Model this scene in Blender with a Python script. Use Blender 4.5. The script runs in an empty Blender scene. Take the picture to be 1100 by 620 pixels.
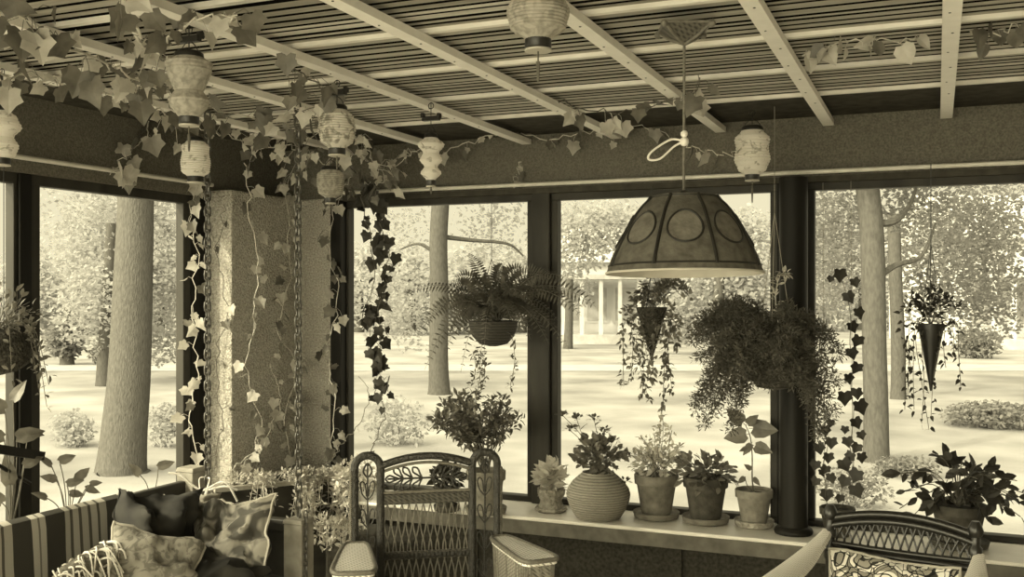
import bpy, math, random
from mathutils import Vector, Matrix, Euler
from mathutils import noise as mnoise
C = bpy.context.scene
COL = C.collection
PI = math.pi
V = Vector
# ------------------------------------------------------------------ camera model (photo 1100 x 620)
F, CX, HOR, EYE, YAW = 1085.0, 550.0, 315.0, 1.6, math.radians(22.8)
FWD = V((-math.sin(YAW), math.cos(YAW), 0)); RGT = V((math.cos(YAW), math.sin(YAW), 0)); UP = V((0, 0, 1))
CAM = V((0, 0, EYE))
def ray(px, py): return FWD + RGT * ((px - CX) / F) + UP * ((HOR - py) / F)
def at(px, py, d): return CAM + ray(px, py) * d
def onY(px, py, y): r = ray(px, py); return CAM + r * (y / r.y)
def onX(px, py, x): r = ray(px, py); return CAM + r * (x / r.x)
def onZ(px, py, z): r = ray(px, py); return CAM + r * ((z - EYE) / r.z)

cam = bpy.data.objects.new('camera', bpy.data.cameras.new('camera')); COL.objects.link(cam)
cam.location = CAM; cam.rotation_euler = (PI / 2, 0, YAW)
cam.data.sensor_width = 36; cam.data.lens = F / 1100 * 36; cam.data.shift_y = 5 / 1100
cam.data.clip_end = 500
C.camera = cam
C.view_settings.view_transform = 'Standard'
try: C.view_settings.look = 'None'
except Exception: pass
C.view_settings.gamma = 1; C.view_settings.use_curve_mapping = False
C.view_settings.exposure = 0.0
C.cycles.max_bounces = 10; C.cycles.diffuse_bounces = 6; C.cycles.transparent_max_bounces = 8
C.cycles.use_denoising = True
C.cycles.sample_clamp_indirect = 6

# ------------------------------------------------------------------ materials (a sepia world: everything is a warm grey)
def sep(v, k=1.0):
    g = 1 - v; return (v, v * (1 - k * (.03 + .045 * g)), v * (1 - k * (.08 + .17 * g)), 1)
def new_mat(name):
    m = bpy.data.materials.new(name); m.use_nodes = True
    nt = m.node_tree; b = nt.nodes['Principled BSDF']
    return m, nt, b
def nd(nt, t, **kw):
    n = nt.nodes.new(t)
    for k, v in kw.items():
        if k in n.inputs: n.inputs[k].default_value = v
        else: setattr(n, k, v)
    return n
def mat(name, v, rough=0.7, var=0.25, scale=12, bump=0.0, bscale=None, stretch=None, spec=0.3, trans=0.0, gran=4, tint=1.0):
    m, nt, b = new_mat(name)
    tc = nd(nt, 'ShaderNodeTexCoord')
    src = tc.outputs['Object']
    if stretch:
        mp = nd(nt, 'ShaderNodeMapping'); mp.inputs['Scale'].default_value = stretch
        nt.links.new(src, mp.inputs['Vector']); src = mp.outputs['Vector']
    nz = nd(nt, 'ShaderNodeTexNoise', Scale=scale, Detail=gran)
    nt.links.new(src, nz.inputs['Vector'])
    cr = nd(nt, 'ShaderNodeValToRGB')
    cr.color_ramp.elements[0].position = 0.3; cr.color_ramp.elements[1].position = 0.7
    cr.color_ramp.elements[0].color = sep(v * (1 - var), tint); cr.color_ramp.elements[1].color = sep(min(0.95, v * (1 + var)), tint)
    nt.links.new(nz.outputs['Fac'], cr.inputs['Fac']); nt.links.new(cr.outputs['Color'], b.inputs['Base Color'])
    b.inputs['Roughness'].default_value = rough; b.inputs['Specular IOR Level'].default_value = spec
    if bump:
        n2 = nd(nt, 'ShaderNodeTexNoise', Scale=bscale or scale * 4, Detail=3)
        nt.links.new(src, n2.inputs['Vector'])
        bp = nd(nt, 'ShaderNodeBump', Strength=bump, Distance=0.02)
        nt.links.new(n2.outputs['Fac'], bp.inputs['Height']); nt.links.new(bp.outputs['Normal'], b.inputs['Normal'])
    if trans:
        tr = nd(nt, 'ShaderNodeBsdfTranslucent'); nt.links.new(cr.outputs['Color'], tr.inputs['Color'])
        mx = nd(nt, 'ShaderNodeMixShader', Fac=trans)
        out = nt.nodes['Material Output']
        nt.links.new(b.outputs[0], mx.inputs[1]); nt.links.new(tr.outputs[0], mx.inputs[2]); nt.links.new(mx.outputs[0], out.inputs['Surface'])
    return m
def weave_mat(name, v, scale, dark=0.35, rough=0.6, bump=0.8):
    """woven cane: two crossed waves"""
    m, nt, b = new_mat(name)
    tc = nd(nt, 'ShaderNodeTexCoord')
    sx = nd(nt, 'ShaderNodeSeparateXYZ'); nt.links.new(tc.outputs['Object'], sx.inputs[0])
    def mth(op, a, bb):
        n = nd(nt, 'ShaderNodeMath', operation=op)
        for i, q in enumerate((a, bb)):
            if q is None: continue
            if isinstance(q, (int, float)): n.inputs[i].default_value = q
            else: nt.links.new(q, n.inputs[i])
        return n.outputs[0]
    s1 = mth('SINE', mth('MULTIPLY', mth('ADD', sx.outputs[0], sx.outputs[2]), scale), None)
    s2 = mth('SINE', mth('MULTIPLY', mth('ADD', sx.outputs[1], mth('MULTIPLY', sx.outputs[2], 0.7)), scale), None)
    s = mth('MULTIPLY', s1, s2)
    f = mth('ADD', mth('MULTIPLY', s, 0.5), 0.5)
    cr = nd(nt, 'ShaderNodeValToRGB')
    cr.color_ramp.elements[0].position = 0.15; cr.color_ramp.elements[1].position = 0.6
    cr.color_ramp.elements[0].color = sep(v * dark); cr.color_ramp.elements[1].color = sep(v)
    nt.links.new(f, cr.inputs['Fac']); nt.links.new(cr.outputs['Color'], b.inputs['Base Color'])
    bp = nd(nt, 'ShaderNodeBump', Strength=bump, Distance=0.004)
    nt.links.new(f, bp.inputs['Height']); nt.links.new(bp.outputs['Normal'], b.inputs['Normal'])
    b.inputs['Roughness'].default_value = rough
    return m
def band_mat(name, v, scale, dark=0.5, axis=2, rough=0.8):
    """coiled basket: bands stacked along an axis"""
    m, nt, b = new_mat(name)
    tc = nd(nt, 'ShaderNodeTexCoord')
    w = nd(nt, 'ShaderNodeTexWave', Scale=scale, Distortion=1.5); w.bands_direction = 'XYZ'[axis]
    w.inputs['Detail Scale'].default_value = 4
    nt.links.new(tc.outputs['Object'], w.inputs['Vector'])
    cr = nd(nt, 'ShaderNodeValToRGB')
    cr.color_ramp.elements[0].color = sep(v * dark); cr.color_ramp.elements[1].color = sep(v)
    nt.links.new(w.outputs['Fac'], cr.inputs['Fac']); nt.links.new(cr.outputs['Color'], b.inputs['Base Color'])
    bp = nd(nt, 'ShaderNodeBump', Strength=0.5, Distance=0.006)
    nt.links.new(w.outputs['Fac'], bp.inputs['Height']); nt.links.new(bp.outputs['Normal'], b.inputs['Normal'])
    b.inputs['Roughness'].default_value = rough
    return m
def stripe_mat(name, stops, period, axis=1):
    """woven stripes across a blanket; stops are (position, value)"""
    m, nt, b = new_mat(name)
    tc = nd(nt, 'ShaderNodeTexCoord')
    sx = nd(nt, 'ShaderNodeSeparateXYZ'); nt.links.new(tc.outputs['Object'], sx.inputs[0])
    dv = nd(nt, 'ShaderNodeMath', operation='DIVIDE'); nt.links.new(sx.outputs[axis], dv.inputs[0]); dv.inputs[1].default_value = period
    fr = nd(nt, 'ShaderNodeMath', operation='FRACT'); nt.links.new(dv.outputs[0], fr.inputs[0])
    cr = nd(nt, 'ShaderNodeValToRGB'); cr.color_ramp.interpolation = 'CONSTANT'
    el = cr.color_ramp.elements
    el[0].position = 0; el[0].color = sep(stops[0][1])
    el[1].position = stops[1][0]; el[1].color = sep(stops[1][1])
    for p, v in stops[2:]:
        e = el.new(p); e.color = sep(v)
    nt.links.new(fr.outputs[0], cr.inputs['Fac']); nt.links.new(cr.outputs['Color'], b.inputs['Base Color'])
    nz = nd(nt, 'ShaderNodeTexNoise', Scale=300); nt.links.new(tc.outputs['Object'], nz.inputs['Vector'])
    bp = nd(nt, 'ShaderNodeBump', Strength=0.4, Distance=0.004)
    nt.links.new(nz.outputs['Fac'], bp.inputs['Height']); nt.links.new(bp.outputs['Normal'], b.inputs['Normal'])
    b.inputs['Roughness'].default_value = 0.95
    return m
def patch_mat(name, lo, hi, scale, kind='voronoi', thr=(0.4, 0.5), rough=0.85, dist=0.0, trans=0):
    """printed cloth: dark and light patches"""
    m, nt, b = new_mat(name)
    tc = nd(nt, 'ShaderNodeTexCoord'); src = tc.outputs['Object']
    if kind == 'voronoi':
        t = nd(nt, 'ShaderNodeTexVoronoi', Scale=scale); t.feature = 'DISTANCE_TO_EDGE'; o = t.outputs['Distance']
    elif kind == 'rings':
        t0 = nd(nt, 'ShaderNodeTexVoronoi', Scale=scale)
        nt.links.new(src, t0.inputs['Vector'])
        ml = nd(nt, 'ShaderNodeMath', operation='MULTIPLY'); nt.links.new(t0.outputs['Distance'], ml.inputs[0]); ml.inputs[1].default_value = 15
        t = nd(nt, 'ShaderNodeMath', operation='SINE'); nt.links.new(ml.outputs[0], t.inputs[0]); o = t.outputs[0]
    else:
        t = nd(nt, 'ShaderNodeTexNoise', Scale=scale, Detail=2, Distortion=dist); o = t.outputs['Fac']
    if kind != 'rings': nt.links.new(src, t.inputs['Vector'])
    cr = nd(nt, 'ShaderNodeValToRGB')
    cr.color_ramp.elements[0].position = thr[0]; cr.color_ramp.elements[1].position = thr[1]
    cr.color_ramp.elements[0].color = sep(lo); cr.color_ramp.elements[1].color = sep(hi)
    nt.links.new(o, cr.inputs['Fac']); nt.links.new(cr.outputs['Color'], b.inputs['Base Color'])
    b.inputs['Roughness'].default_value = rough
    if trans:
        tr = nd(nt, 'ShaderNodeBsdfTranslucent'); nt.links.new(cr.outputs['Color'], tr.inputs['Color'])
        mx = nd(nt, 'ShaderNodeMixShader', Fac=trans); out = nt.nodes['Material Output']
        nt.links.new(b.outputs[0], mx.inputs[1]); nt.links.new(tr.outputs[0], mx.inputs[2]); nt.links.new(mx.outputs[0], out.inputs['Surface'])
    return m

def flower_mat(name, scale):
    m, nt, b = new_mat(name)
    tc = nd(nt, 'ShaderNodeTexCoord'); nz = nd(nt, 'ShaderNodeTexNoise', Scale=9.0, Detail=1)
    nt.links.new(tc.outputs['Object'], nz.inputs['Vector'])
    mx = nd(nt, 'ShaderNodeMix', data_type='VECTOR'); mx.inputs['Factor'].default_value = .12
    nt.links.new(tc.outputs['Object'], mx.inputs[4]); nt.links.new(nz.outputs['Color'], mx.inputs[5])
    t = nd(nt, 'ShaderNodeTexVoronoi', Scale=scale); nt.links.new(mx.outputs[1], t.inputs['Vector'])
    t2 = nd(nt, 'ShaderNodeTexVoronoi', Scale=scale * 2.6); t2.feature = 'DISTANCE_TO_EDGE'; nt.links.new(mx.outputs[1], t2.inputs['Vector'])
    cr = nd(nt, 'ShaderNodeValToRGB'); cr.color_ramp.interpolation = 'CONSTANT'; el = cr.color_ramp.elements
    el[0].position = 0; el[0].color = sep(.04); el[1].position = .1; el[1].color = sep(.75)
    for p, v in ((.24, .04), (.28, .3), (.42, .03), (.48, .8), (.62, .03), (.66, .25), (.8, .8)): e = el.new(p); e.color = sep(v)
    nt.links.new(t.outputs['Distance'], cr.inputs['Fac'])
    c2 = nd(nt, 'ShaderNodeValToRGB'); c2.color_ramp.interpolation = 'CONSTANT'; c2.color_ramp.elements[0].color = (.05, .05, .04, 1); c2.color_ramp.elements[1].position = .05; c2.color_ramp.elements[1].color = (1, 1, 1, 1)
    nt.links.new(t2.outputs['Distance'], c2.inputs['Fac'])
    ml = nd(nt, 'ShaderNodeMix', data_type='RGBA', blend_type='MULTIPLY'); ml.inputs['Factor'].default_value = 1
    nt.links.new(cr.outputs['Color'], ml.inputs[6]); nt.links.new(c2.outputs['Color'], ml.inputs[7]); nt.links.new(ml.outputs[2], b.inputs['Base Color'])
    b.inputs['Roughness'].default_value = .9
    return m

M = dict(
    dark_wood=mat('dark stained wood', 0.012, 0.5, 0.4, 8, stretch=(1, 1, 0.15), bump=0.1, spec=.15),
    frame_wood=mat('brown window wood', 0.035, 0.5, 0.35, 10, stretch=(1, 1, 0.2), spec=.2),
    header=mat('header board', 0.15, 0.9, 0.3, 120, bump=0.3, bscale=200, spec=0.1),
    soffit=mat('soffit board', 0.06, 0.8, 0.3, 20, spec=.1),
    slat=mat('ceiling slat', 0.40, 0.7, 0.2, 7, stretch=(0.25, 6, 1), bump=0.1),
    slat_dark=mat('darker ceiling slat', 0.30, 0.7, 0.3, 7, stretch=(0.25, 6, 1), bump=0.1),
    slat_pale=mat('paler ceiling slat', 0.55, 0.7, 0.2, 7, stretch=(0.25, 6, 1)),
    strip=mat('pale ceiling strip', 0.8, 0.6, 0.1, 9),
    batten=mat('cream painted batten', 0.93, 0.6, 0.05, 20),  # cream paint, lightened further for window highlights
    deck_gap_shade=mat('black deck and gap shade', 0.008, 1.0, spec=0),  # black of the deck and of the shade between slats
    stucco=mat('rough stucco', 0.46, 0.95, 0.38, 110, bump=0.9, bscale=90, gran=6),
    plaster=mat('plaster', 0.35, 0.9, 0.08, 5),
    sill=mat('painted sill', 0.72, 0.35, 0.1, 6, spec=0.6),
    sill_front_shade=mat('shaded sill front', 0.11, 0.6, 0.3, 14),  # shade on the sill's front face, put into its colour
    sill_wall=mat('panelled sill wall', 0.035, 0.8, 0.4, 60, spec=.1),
    rod=mat('pale curtain rod', 0.7, 0.35, 0.1, 20, spec=0.6),
    floor=mat('floor boards', 0.55, 0.5, 0.25, 6, stretch=(1, 8, 1)),
    black=mat('black iron', 0.015, 0.4, 0.2, 20, spec=0.5),
    chain=mat('chain metal', 0.07, 0.35, 0.3, 60, spec=0.8),
    string=mat('thin string', 0.3, 0.8, 0.1),
    white_cord=mat('white cord', 0.8, 0.8, 0.1),
    swing=mat('swing wood', 0.035, 0.5, 0.4, 9, stretch=(1, 0.2, 1)),
    post_top=mat('weathered post wood', 0.3, 0.6, 0.3, 14),
    cane_dark=mat('brown cane', 0.03, 0.35, 0.35, 60, bump=0.5, bscale=140, spec=0.6),
    cane_mid=mat('plain cane', 0.16, 0.45, 0.3, 60, spec=0.4),
    cane_black=mat('black rattan', 0.012, 0.35, 0.3, 40, spec=0.6),
    arm_weave=weave_mat('woven cane pad', 0.95, 330, dark=.35),  # pad tops paled to paint in the window light
    side_weave=weave_mat('woven cane side', 0.3, 300),
    band_weave=weave_mat('woven dark band', 0.09, 300),
    pale_arm=weave_mat('pale woven arm', 0.85, 500, dark=0.7, bump=0.2),
    leaf_dark=mat('dark leaf', 0.04, 0.5, 0.4, 14, trans=0.15),
    leaf_mid=mat('mid leaf', 0.16, 0.45, 0.45, 14, trans=0.25, spec=.5),
    leaf_pale=mat('pale leaf', 0.58, 0.5, 0.25, 14, trans=0.3),  # pale leaves, lightened further to add highlights to the foliage
    leaf_fern=mat('fern leaf', 0.08, 0.6, 0.35, 20, trans=0.2),
    leaf_fluff=mat('asparagus fern needles', 0.10, 0.7, 0.35, 10, trans=0.25),
    stem=mat('stem', 0.12, 0.7, 0.3, 30),
    stem_pale=mat('pale stem', 0.62, 0.7, 0.25, 30),
    petal=mat('flower petals', 0.12, 0.7, 0.4, 30, trans=0.2),
    clay=mat('terracotta', 0.17, 0.85, 0.3, 22, bump=0.2, bscale=120),
    clay_dark=mat('dark terracotta', 0.065, 0.8, 0.35, 25, bump=0.2, bscale=120),
    clay_pale=mat('pale terracotta', 0.22, 0.85, 0.25, 25, bump=0.2, bscale=100),
    soil=mat('potting soil', 0.03, 1, 0.4, 60, bump=0.8),
    crinkle=mat('crinkled pale wrap', 0.3, 0.8, 0.35, 35, bump=0.8, bscale=60),
    basket=band_mat('coiled straw basket', 0.34, 26),
    dark_basket=band_mat('dark bark basket', 0.06, 22),
    moss=mat('moss lined basket', 0.05, 1, 0.6, 60, bump=1.0, bscale=90),
    shade=mat('parchment lamp panel', 0.115, 0.75, 0.3, 38, bump=0.15, bscale=120, trans=0.12),
    shade_disc=mat('paler lamp medallion', 0.16, 0.75, 0.3, 38, bump=0.15, bscale=120, trans=0.12),
    lining=mat('pale lamp lining', 0.5, 0.7, 0.1),
    lead=mat('dark lamp rib', 0.02, 0.5, 0.2),
    wicker_cone=weave_mat('woven ceiling rose', 0.12, 330),
    paper=patch_mat('painted lantern paper', 0.35, 0.85, 26, 'noise', (0.38, 0.52), dist=1.0, trans=0.5),
    paper_pale=patch_mat('pale lantern paper', 0.5, 0.95, 40, 'noise', (0.30, 0.42), dist=0.8, trans=0.5),
    paper_grey=patch_mat('speckled lantern paper', 0.42, 0.66, 55, 'noise', (0.36, 0.6), dist=0.4, trans=0.5),
    cushion_dark=patch_mat('dark crumpled satin', 0.012, 0.04, 11, 'noise', (0.4, 0.7), rough=0.8),
    cushion_embroid=patch_mat('embroidered cushion cloth', 0.13, 0.24, 22, 'noise', (0.42, 0.52), dist=2),
    cushion_tan=mat('tan cushion linen', 0.38, 0.9, 0.2, 20, bump=0.2),
    cushion_floral=patch_mat('dark floral cushion cloth', 0.05, 0.26, 7, 'noise', (0.44, 0.56), dist=1.5),
    chintz=flower_mat('bold floral chintz', 13),
    blanket=stripe_mat('striped blanket', [(0, .5), (.06, .2), (.08, .5), (.14, .05), (.345, .4), (.40, .1), (.43, .45), (.50, .1), (.53, .4), (.60, .1), (.63, .45), (.70, .1), (.73, .45), (.81, .05)], 0.445),
    fringe=mat('pale wool fringe', 0.6, 0.9, 0.2, 30),
    throw=mat('grey wool throw', 0.14, 0.95, 0.4, 25, bump=0.4),
    bark=mat('sunlit bark', 0.095, 0.95, 0.2, 14, stretch=(3, 3, 1), bump=0.8, bscale=20, tint=.5, spec=0),
    bark_far=mat('far bark', 0.075, 0.95, 0.2, 10, stretch=(3, 3, 1), tint=.5, spec=0),
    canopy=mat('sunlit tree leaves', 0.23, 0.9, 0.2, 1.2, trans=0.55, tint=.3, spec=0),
    canopy_pale=mat('pale tree leaves', 0.37, 0.9, 0.12, 1.2, trans=0.55, tint=.2, spec=0),  # pale albedo imitates the hazy, overexposed outdoors
    shrub=mat('shrub leaves', 0.2, 0.9, 0.3, 3, trans=0.4, tint=.4, spec=0),
    lawn=mat('sunlit lawn', 0.205, 0.95, 0.35, 0.6, bump=0.3, bscale=30, gran=9, tint=.3),
    path=mat('sunlit lawn strip', 0.28, 0.95, 0.12, 2, tint=.2),  # sunlight on the far lawn painted as a lighter strip
    house=mat('haze-paled house', 0.45, 0.8, 0.06, 2, tint=.2),  # wall, roof and pane colours paled to imitate haze
    house_roof=mat('house roof', 0.36, 0.9, 0.15, 4, tint=.3),
    house_dark=mat('house window', 0.3, 0.4, 0.2, 3, tint=.3),
)

# ------------------------------------------------------------------ mesh builder
def basis(d, hint=V((0, 0, 1))):
    d = V(d).normalized(); h = V(hint)
    if abs(d.dot(h.normalized())) > 0.97: h = V((1, 0, 0)) if abs(d.x) < 0.9 else V((0, 1, 0))
    s = h.cross(d).normalized(); n = d.cross(s).normalized()
    return d, s, n
OUT_IVY = [(0, 0), (-.14, .2), (-.08, .46), (.16, .42), (.42, .56), (.6, .30), (1, 0)]
OUT_HEART = [(0, 0), (-.08, .25), (.15, .5), (.5, .45), (.8, .2), (1, 0)]
OUT_OVAL = [(0, 0), (.2, .3), (.5, .5), (.8, .32), (1, 0)]
OUT_LANCE = [(0, 0), (.35, .5), (.7, .35), (1, 0)]
OUT_TINY = [(0, 0), (.5, .5), (1, 0)]
class MB:
    def __init__(s): s.v = []; s.f = []; s.mi = []; s.k = 0
    def add(s, vs, fs):
        o = len(s.v); s.v += [V(p) for p in vs]
        for f in fs: s.f.append([o + i for i in f]); s.mi.append(s.k)
        return s
    def box(s, c, size, rot=None, taper=1.0):
        x, y, z = [q / 2 for q in size]; vs = []
        for dz in (-1, 1):
            t = taper if dz > 0 else 1
            for dx, dy in ((-1, -1), (1, -1), (1, 1), (-1, 1)): vs.append(V((dx * x * t, dy * y * t, dz * z)))
        if rot: vs = [rot @ p for p in vs]
        return s.add([p + V(c) for p in vs], [(3, 2, 1, 0), (4, 5, 6, 7), (0, 1, 5, 4), (1, 2, 6, 5), (2, 3, 7, 6), (3, 0, 4, 7)])
    def bbox(s, a, b):
        a, b = V(a), V(b); return s.box((a + b) / 2, [abs(q) for q in (b - a)])
    def beam(s, p, q, w, h, hint=V((0, 0, 1))):
        p, q = V(p), V(q); d, sd, n = basis(q - p, hint); vs = []
        for e in (p, q):
            for a, b in ((-1, -1), (1, -1), (1, 1), (-1, 1)): vs.append(e + sd * a * w / 2 + n * b * h / 2)
        return s.add(vs, [(3, 2, 1, 0), (4, 5, 6, 7), (0, 1, 5, 4), (1, 2, 6, 5), (2, 3, 7, 6), (3, 0, 4, 7)])
    def tube(s, path, r, n=6, closed=False, cap=True):
        P = [V(p) for p in path]; L = len(P); vs = []; fs = []
        nrm = None
        for i, p in enumerate(P):
            a = P[i - 1] if (i > 0 or closed) else P[0]; b = P[(i + 1) % L] if (i < L - 1 or closed) else P[-1]
            t = (b - a)
            t = t.normalized() if t.length > 1e-9 else V((0, 0, 1))
            if nrm is None: _, sd, nn = basis(t)
            else:
                sd = (nrm - t * nrm.dot(t))
                sd = sd.normalized() if sd.length > 1e-6 else basis(t)[1]
                nn = t.cross(sd).normalized()
            nrm = sd
            rr = r(i / max(1, L - 1)) if callable(r) else r
            for k in range(n):
                a_ = 2 * PI * k / n; vs.append(p + sd * math.cos(a_) * rr + nn * math.sin(a_) * rr)
        m = L if closed else L - 1
        for i in range(m):
            j = (i + 1) % L
            for k in range(n):
                k2 = (k + 1) % n; fs.append((i * n + k, i * n + k2, j * n + k2, j * n + k))
        if cap and not closed: fs += [tuple(reversed(range(n))), tuple(range((L - 1) * n, L * n))]
        return s.add(vs, fs)
    def lathe(s, prof, n=24, c=(0, 0, 0), wob=None, cap=True, mat3=None):
        c = V(c); vs = []; fs = []; L = len(prof)
        for i, (r, z) in enumerate(prof):
            for k in range(n):
                a = 2 * PI * k / n; rr = r * (wob(a, z) if wob else 1)
                p = V((rr * math.cos(a), rr * math.sin(a), z)); vs.append((mat3 @ p if mat3 else p) + c)
        for i in range(L - 1):
            for k in range(n):
                k2 = (k + 1) % n; fs.append((i * n + k, i * n + k2, (i + 1) * n + k2, (i + 1) * n + k))
        if cap: fs += [tuple(reversed(range(n))), tuple(range((L - 1) * n, L * n))]
        return s.add(vs, fs)
    def leaf(s, p, d, n, L, W, out=OUT_OVAL, droop=0.15, fold=0.1):
        p = V(p); d, sd, nn = basis(d, n)
        P = lambda x, y: p + d * (x * L) + sd * (y * W) + nn * (L * (-droop * x * x) + W * fold * abs(y))
        if out is OUT_TINY:
            return s.add([P(0, 0), P(.5, .5), P(1, 0), P(.5, -.5)], [(0, 1, 2), (0, 2, 3)])
        m = len(out); vs = [P(x, y) for x, y in out] + [P(x, -y) for x, y in out[1:-1]] + [P(.4, 0)]
        ring = list(range(m)) + list(range(2 * m - 3, m - 1, -1)); ctr = len(vs) - 1
        return s.add(vs, [(ctr, ring[i], ring[(i + 1) % len(ring)]) for i in range(len(ring))])
    def ball(s, c, r, n=10, m=6, sc=(1, 1, 1), wob=0, seed=0):
        c = V(c); vs = []; fs = []
        for i in range(m + 1):
            th = PI * i / m
            for k in range(n):
                ph = 2 * PI * k / n; q = V((math.sin(th) * math.cos(ph), math.sin(th) * math.sin(ph), -math.cos(th)))
                w = 1 + wob * mnoise.noise(q * 2 + V((seed, seed * 2, 0))) if wob else 1
                vs.append(c + V((q.x * sc[0], q.y * sc[1], q.z * sc[2])) * r * w)
        for i in range(m):
            for k in range(n):
                k2 = (k + 1) % n; fs.append((i * n + k, i * n + k2, (i + 1) * n + k2, (i + 1) * n + k))
        return s.add(vs, fs)
    def build(s, name, mats, parent=None, smooth=True, local=False, bevel=0, loc=None):
        me = bpy.data.meshes.new(name)
        base = V((0, 0, 0))
        if loc is not None: base = V(loc)
        elif parent is not None and not local: base = V(parent.get('_base', (0, 0, 0)))
        me.from_pydata([tuple(p - base) for p in s.v], [], s.f)
        ml = mats if isinstance(mats, (list, tuple)) else [mats]
        for m in ml: me.materials.append(M[m] if isinstance(m, str) else m)
        if len(ml) > 1: me.polygons.foreach_set('material_index', s.mi)
        me.polygons.foreach_set('use_smooth', [smooth] * len(me.polygons))
        me.update()
        o = bpy.data.objects.new(name, me); COL.objects.link(o)
        if parent is not None: o.parent = parent
        elif loc is not None: o.location = loc
        if parent is not None and parent.type == 'MESH' and loc is None and not local: pass
        if smooth is True:
            try: me.set_sharp_from_angle(angle=math.radians(48))
            except Exception: pass
        if bevel:
            b = o.modifiers.new('bevel', 'BEVEL'); b.width = bevel; b.segments = 2; b.limit_method = 'ANGLE'
        o['_base'] = tuple(base)
        return o
ALL = []
def thing(name, label, cat, loc, rotz=0, group=None):
    o = bpy.data.objects.new(name, None); COL.objects.link(o); o.location = loc; o.rotation_euler = (0, 0, rotz)
    o.empty_display_size = 0.05; o['_base'] = tuple(loc)
    o['label'] = label; o['category'] = cat
    if group: o['group'] = group
    ALL.append(o); return o
def tag(o, label, cat, group=None, kind=None):
    o['label'] = label; o['category'] = cat
    if group: o['group'] = group
    if kind: o['kind'] = kind
    return o
def struct(name, mb, m, parent=None, smooth=False, bevel=0, label=None):
    o = mb.build(name, m, parent, smooth=smooth, bevel=bevel)
    if parent is None: o['kind'] = 'structure'
    if label: o['label'] = label
    return o
def smooth_path(pts, n=6):
    P = [V(p) for p in pts]; out = []
    for i in range(len(P) - 1):
        a, b, c, d = P[max(0, i - 1)], P[i], P[i + 1], P[min(len(P) - 1, i + 2)]
        for k in range(n):
            t = k / n; t2 = t * t; t3 = t2 * t
            out.append(0.5 * ((2 * b) + (c - a) * t + (2 * a - 5 * b + 4 * c - d) * t2 + (3 * b - a - 3 * c + d) * t3))
    out.append(P[-1]); return out
def rnd_dir(R, zmin=-1, zmax=1):
    z = R.uniform(zmin, zmax); a = R.uniform(0, 2 * PI); q = math.sqrt(max(0, 1 - z * z)); return V((q * math.cos(a), q * math.sin(a), z))

# ------------------------------------------------------------------ the setting
XL, YG, ZC = -3.55, 4.95, 2.40          # left window plane, front window plane, ceiling
XR, YB = 2.3, -1.4
WT, ZS, RODZ = 2.09, 0.50, 2.165
mb = MB().bbox((XL - .12, YB, -.12), (XR, YG + .1, 0)); struct('floor', mb, 'floor')
# ceiling: thin slats and black shade strips under a dark roof deck
mb = MB(); mb.k = 0
RC = random.Random(3)
y = YB
while y < 4.29:
    g = (4.31 - y) % .5
    mb.k = 5; wd = RC.uniform(.016, .026) if .03 < g < .44 else .05
    mb.bbox((-3.26, y, ZC + .0265), (XR, y + wd, ZC + .04)); y += wd  # solid black strip painted in for the shade between slats
    mb.k = RC.choice((0, 0, 3, 4)); wd = RC.uniform(.02, .05)
    mb.bbox((-3.26, y, ZC + .026), (XR, min(4.30, y + wd), ZC + .04)); y += wd
mb.k = 1
mb.bbox((XL - .12, YB, ZC + .075), (XR, YG + .1, ZC + .16))
mb.k = 2
for j in range(0, 12):
    yy = 4.31 - .5 * j
    if yy > YB: mb.bbox((-3.28, yy - .012, ZC + .012), (XR, yy + .012, ZC + .028))
struct('ceiling', mb, ['slat', 'deck_gap_shade', 'strip', 'slat_dark', 'slat_pale', 'deck_gap_shade'])
mb = MB().bbox((XL - .1, 4.30, ZC + .03), (XR, YG + .1, ZC + .07)).bbox((XL - .1, YB, ZC + .03), (-3.24, 4.30, ZC + .07))
struct('trim_1', mb, 'soffit')
nt_ = 2
for bx in (-3.03, -2.50, -1.98, -1.49, -.965, -.463, .04, .55, 1.06):
    mb = MB().bbox((bx - .025, YB, ZC - .02), (bx + .025, YG - .04, ZC + .006))
    mb.k = 1
    for j in range(12):
        yy = 4.30 - .5 * j
        if yy > YB:
            mb.lathe([(.004, ZC - .0215), (.004, ZC - .018)], 6, (bx + .004, yy, 0))
            mb.lathe([(.0035, ZC - .0215), (.0035, ZC - .018)], 6, (bx - .006, yy - .24, 0))
    struct('trim_%d' % nt_, mb, ['batten', 'black'], bevel=0); nt_ += 1
# front wall (the one straight ahead to the right)
mb = MB().bbox((XL, YG - .02, WT + .03), (XR, YG + .1, ZC + .08))
mb.bbox((-3.1, YG - .03, WT + .035), (XR, YG - .0, WT + .06))
struct('wall_front', mb, 'header')
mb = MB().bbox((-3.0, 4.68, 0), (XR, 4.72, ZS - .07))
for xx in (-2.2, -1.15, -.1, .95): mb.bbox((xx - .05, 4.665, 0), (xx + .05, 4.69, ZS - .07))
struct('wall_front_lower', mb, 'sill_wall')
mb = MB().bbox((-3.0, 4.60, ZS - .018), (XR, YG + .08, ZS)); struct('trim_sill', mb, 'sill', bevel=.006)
struct('trim_sill_front', MB().bbox((-3.0, 4.607, ZS - .085), (XR, 4.68, ZS - .018)), 'sill_front_shade')  # darker front piece paints the shade below the sill top
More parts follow.
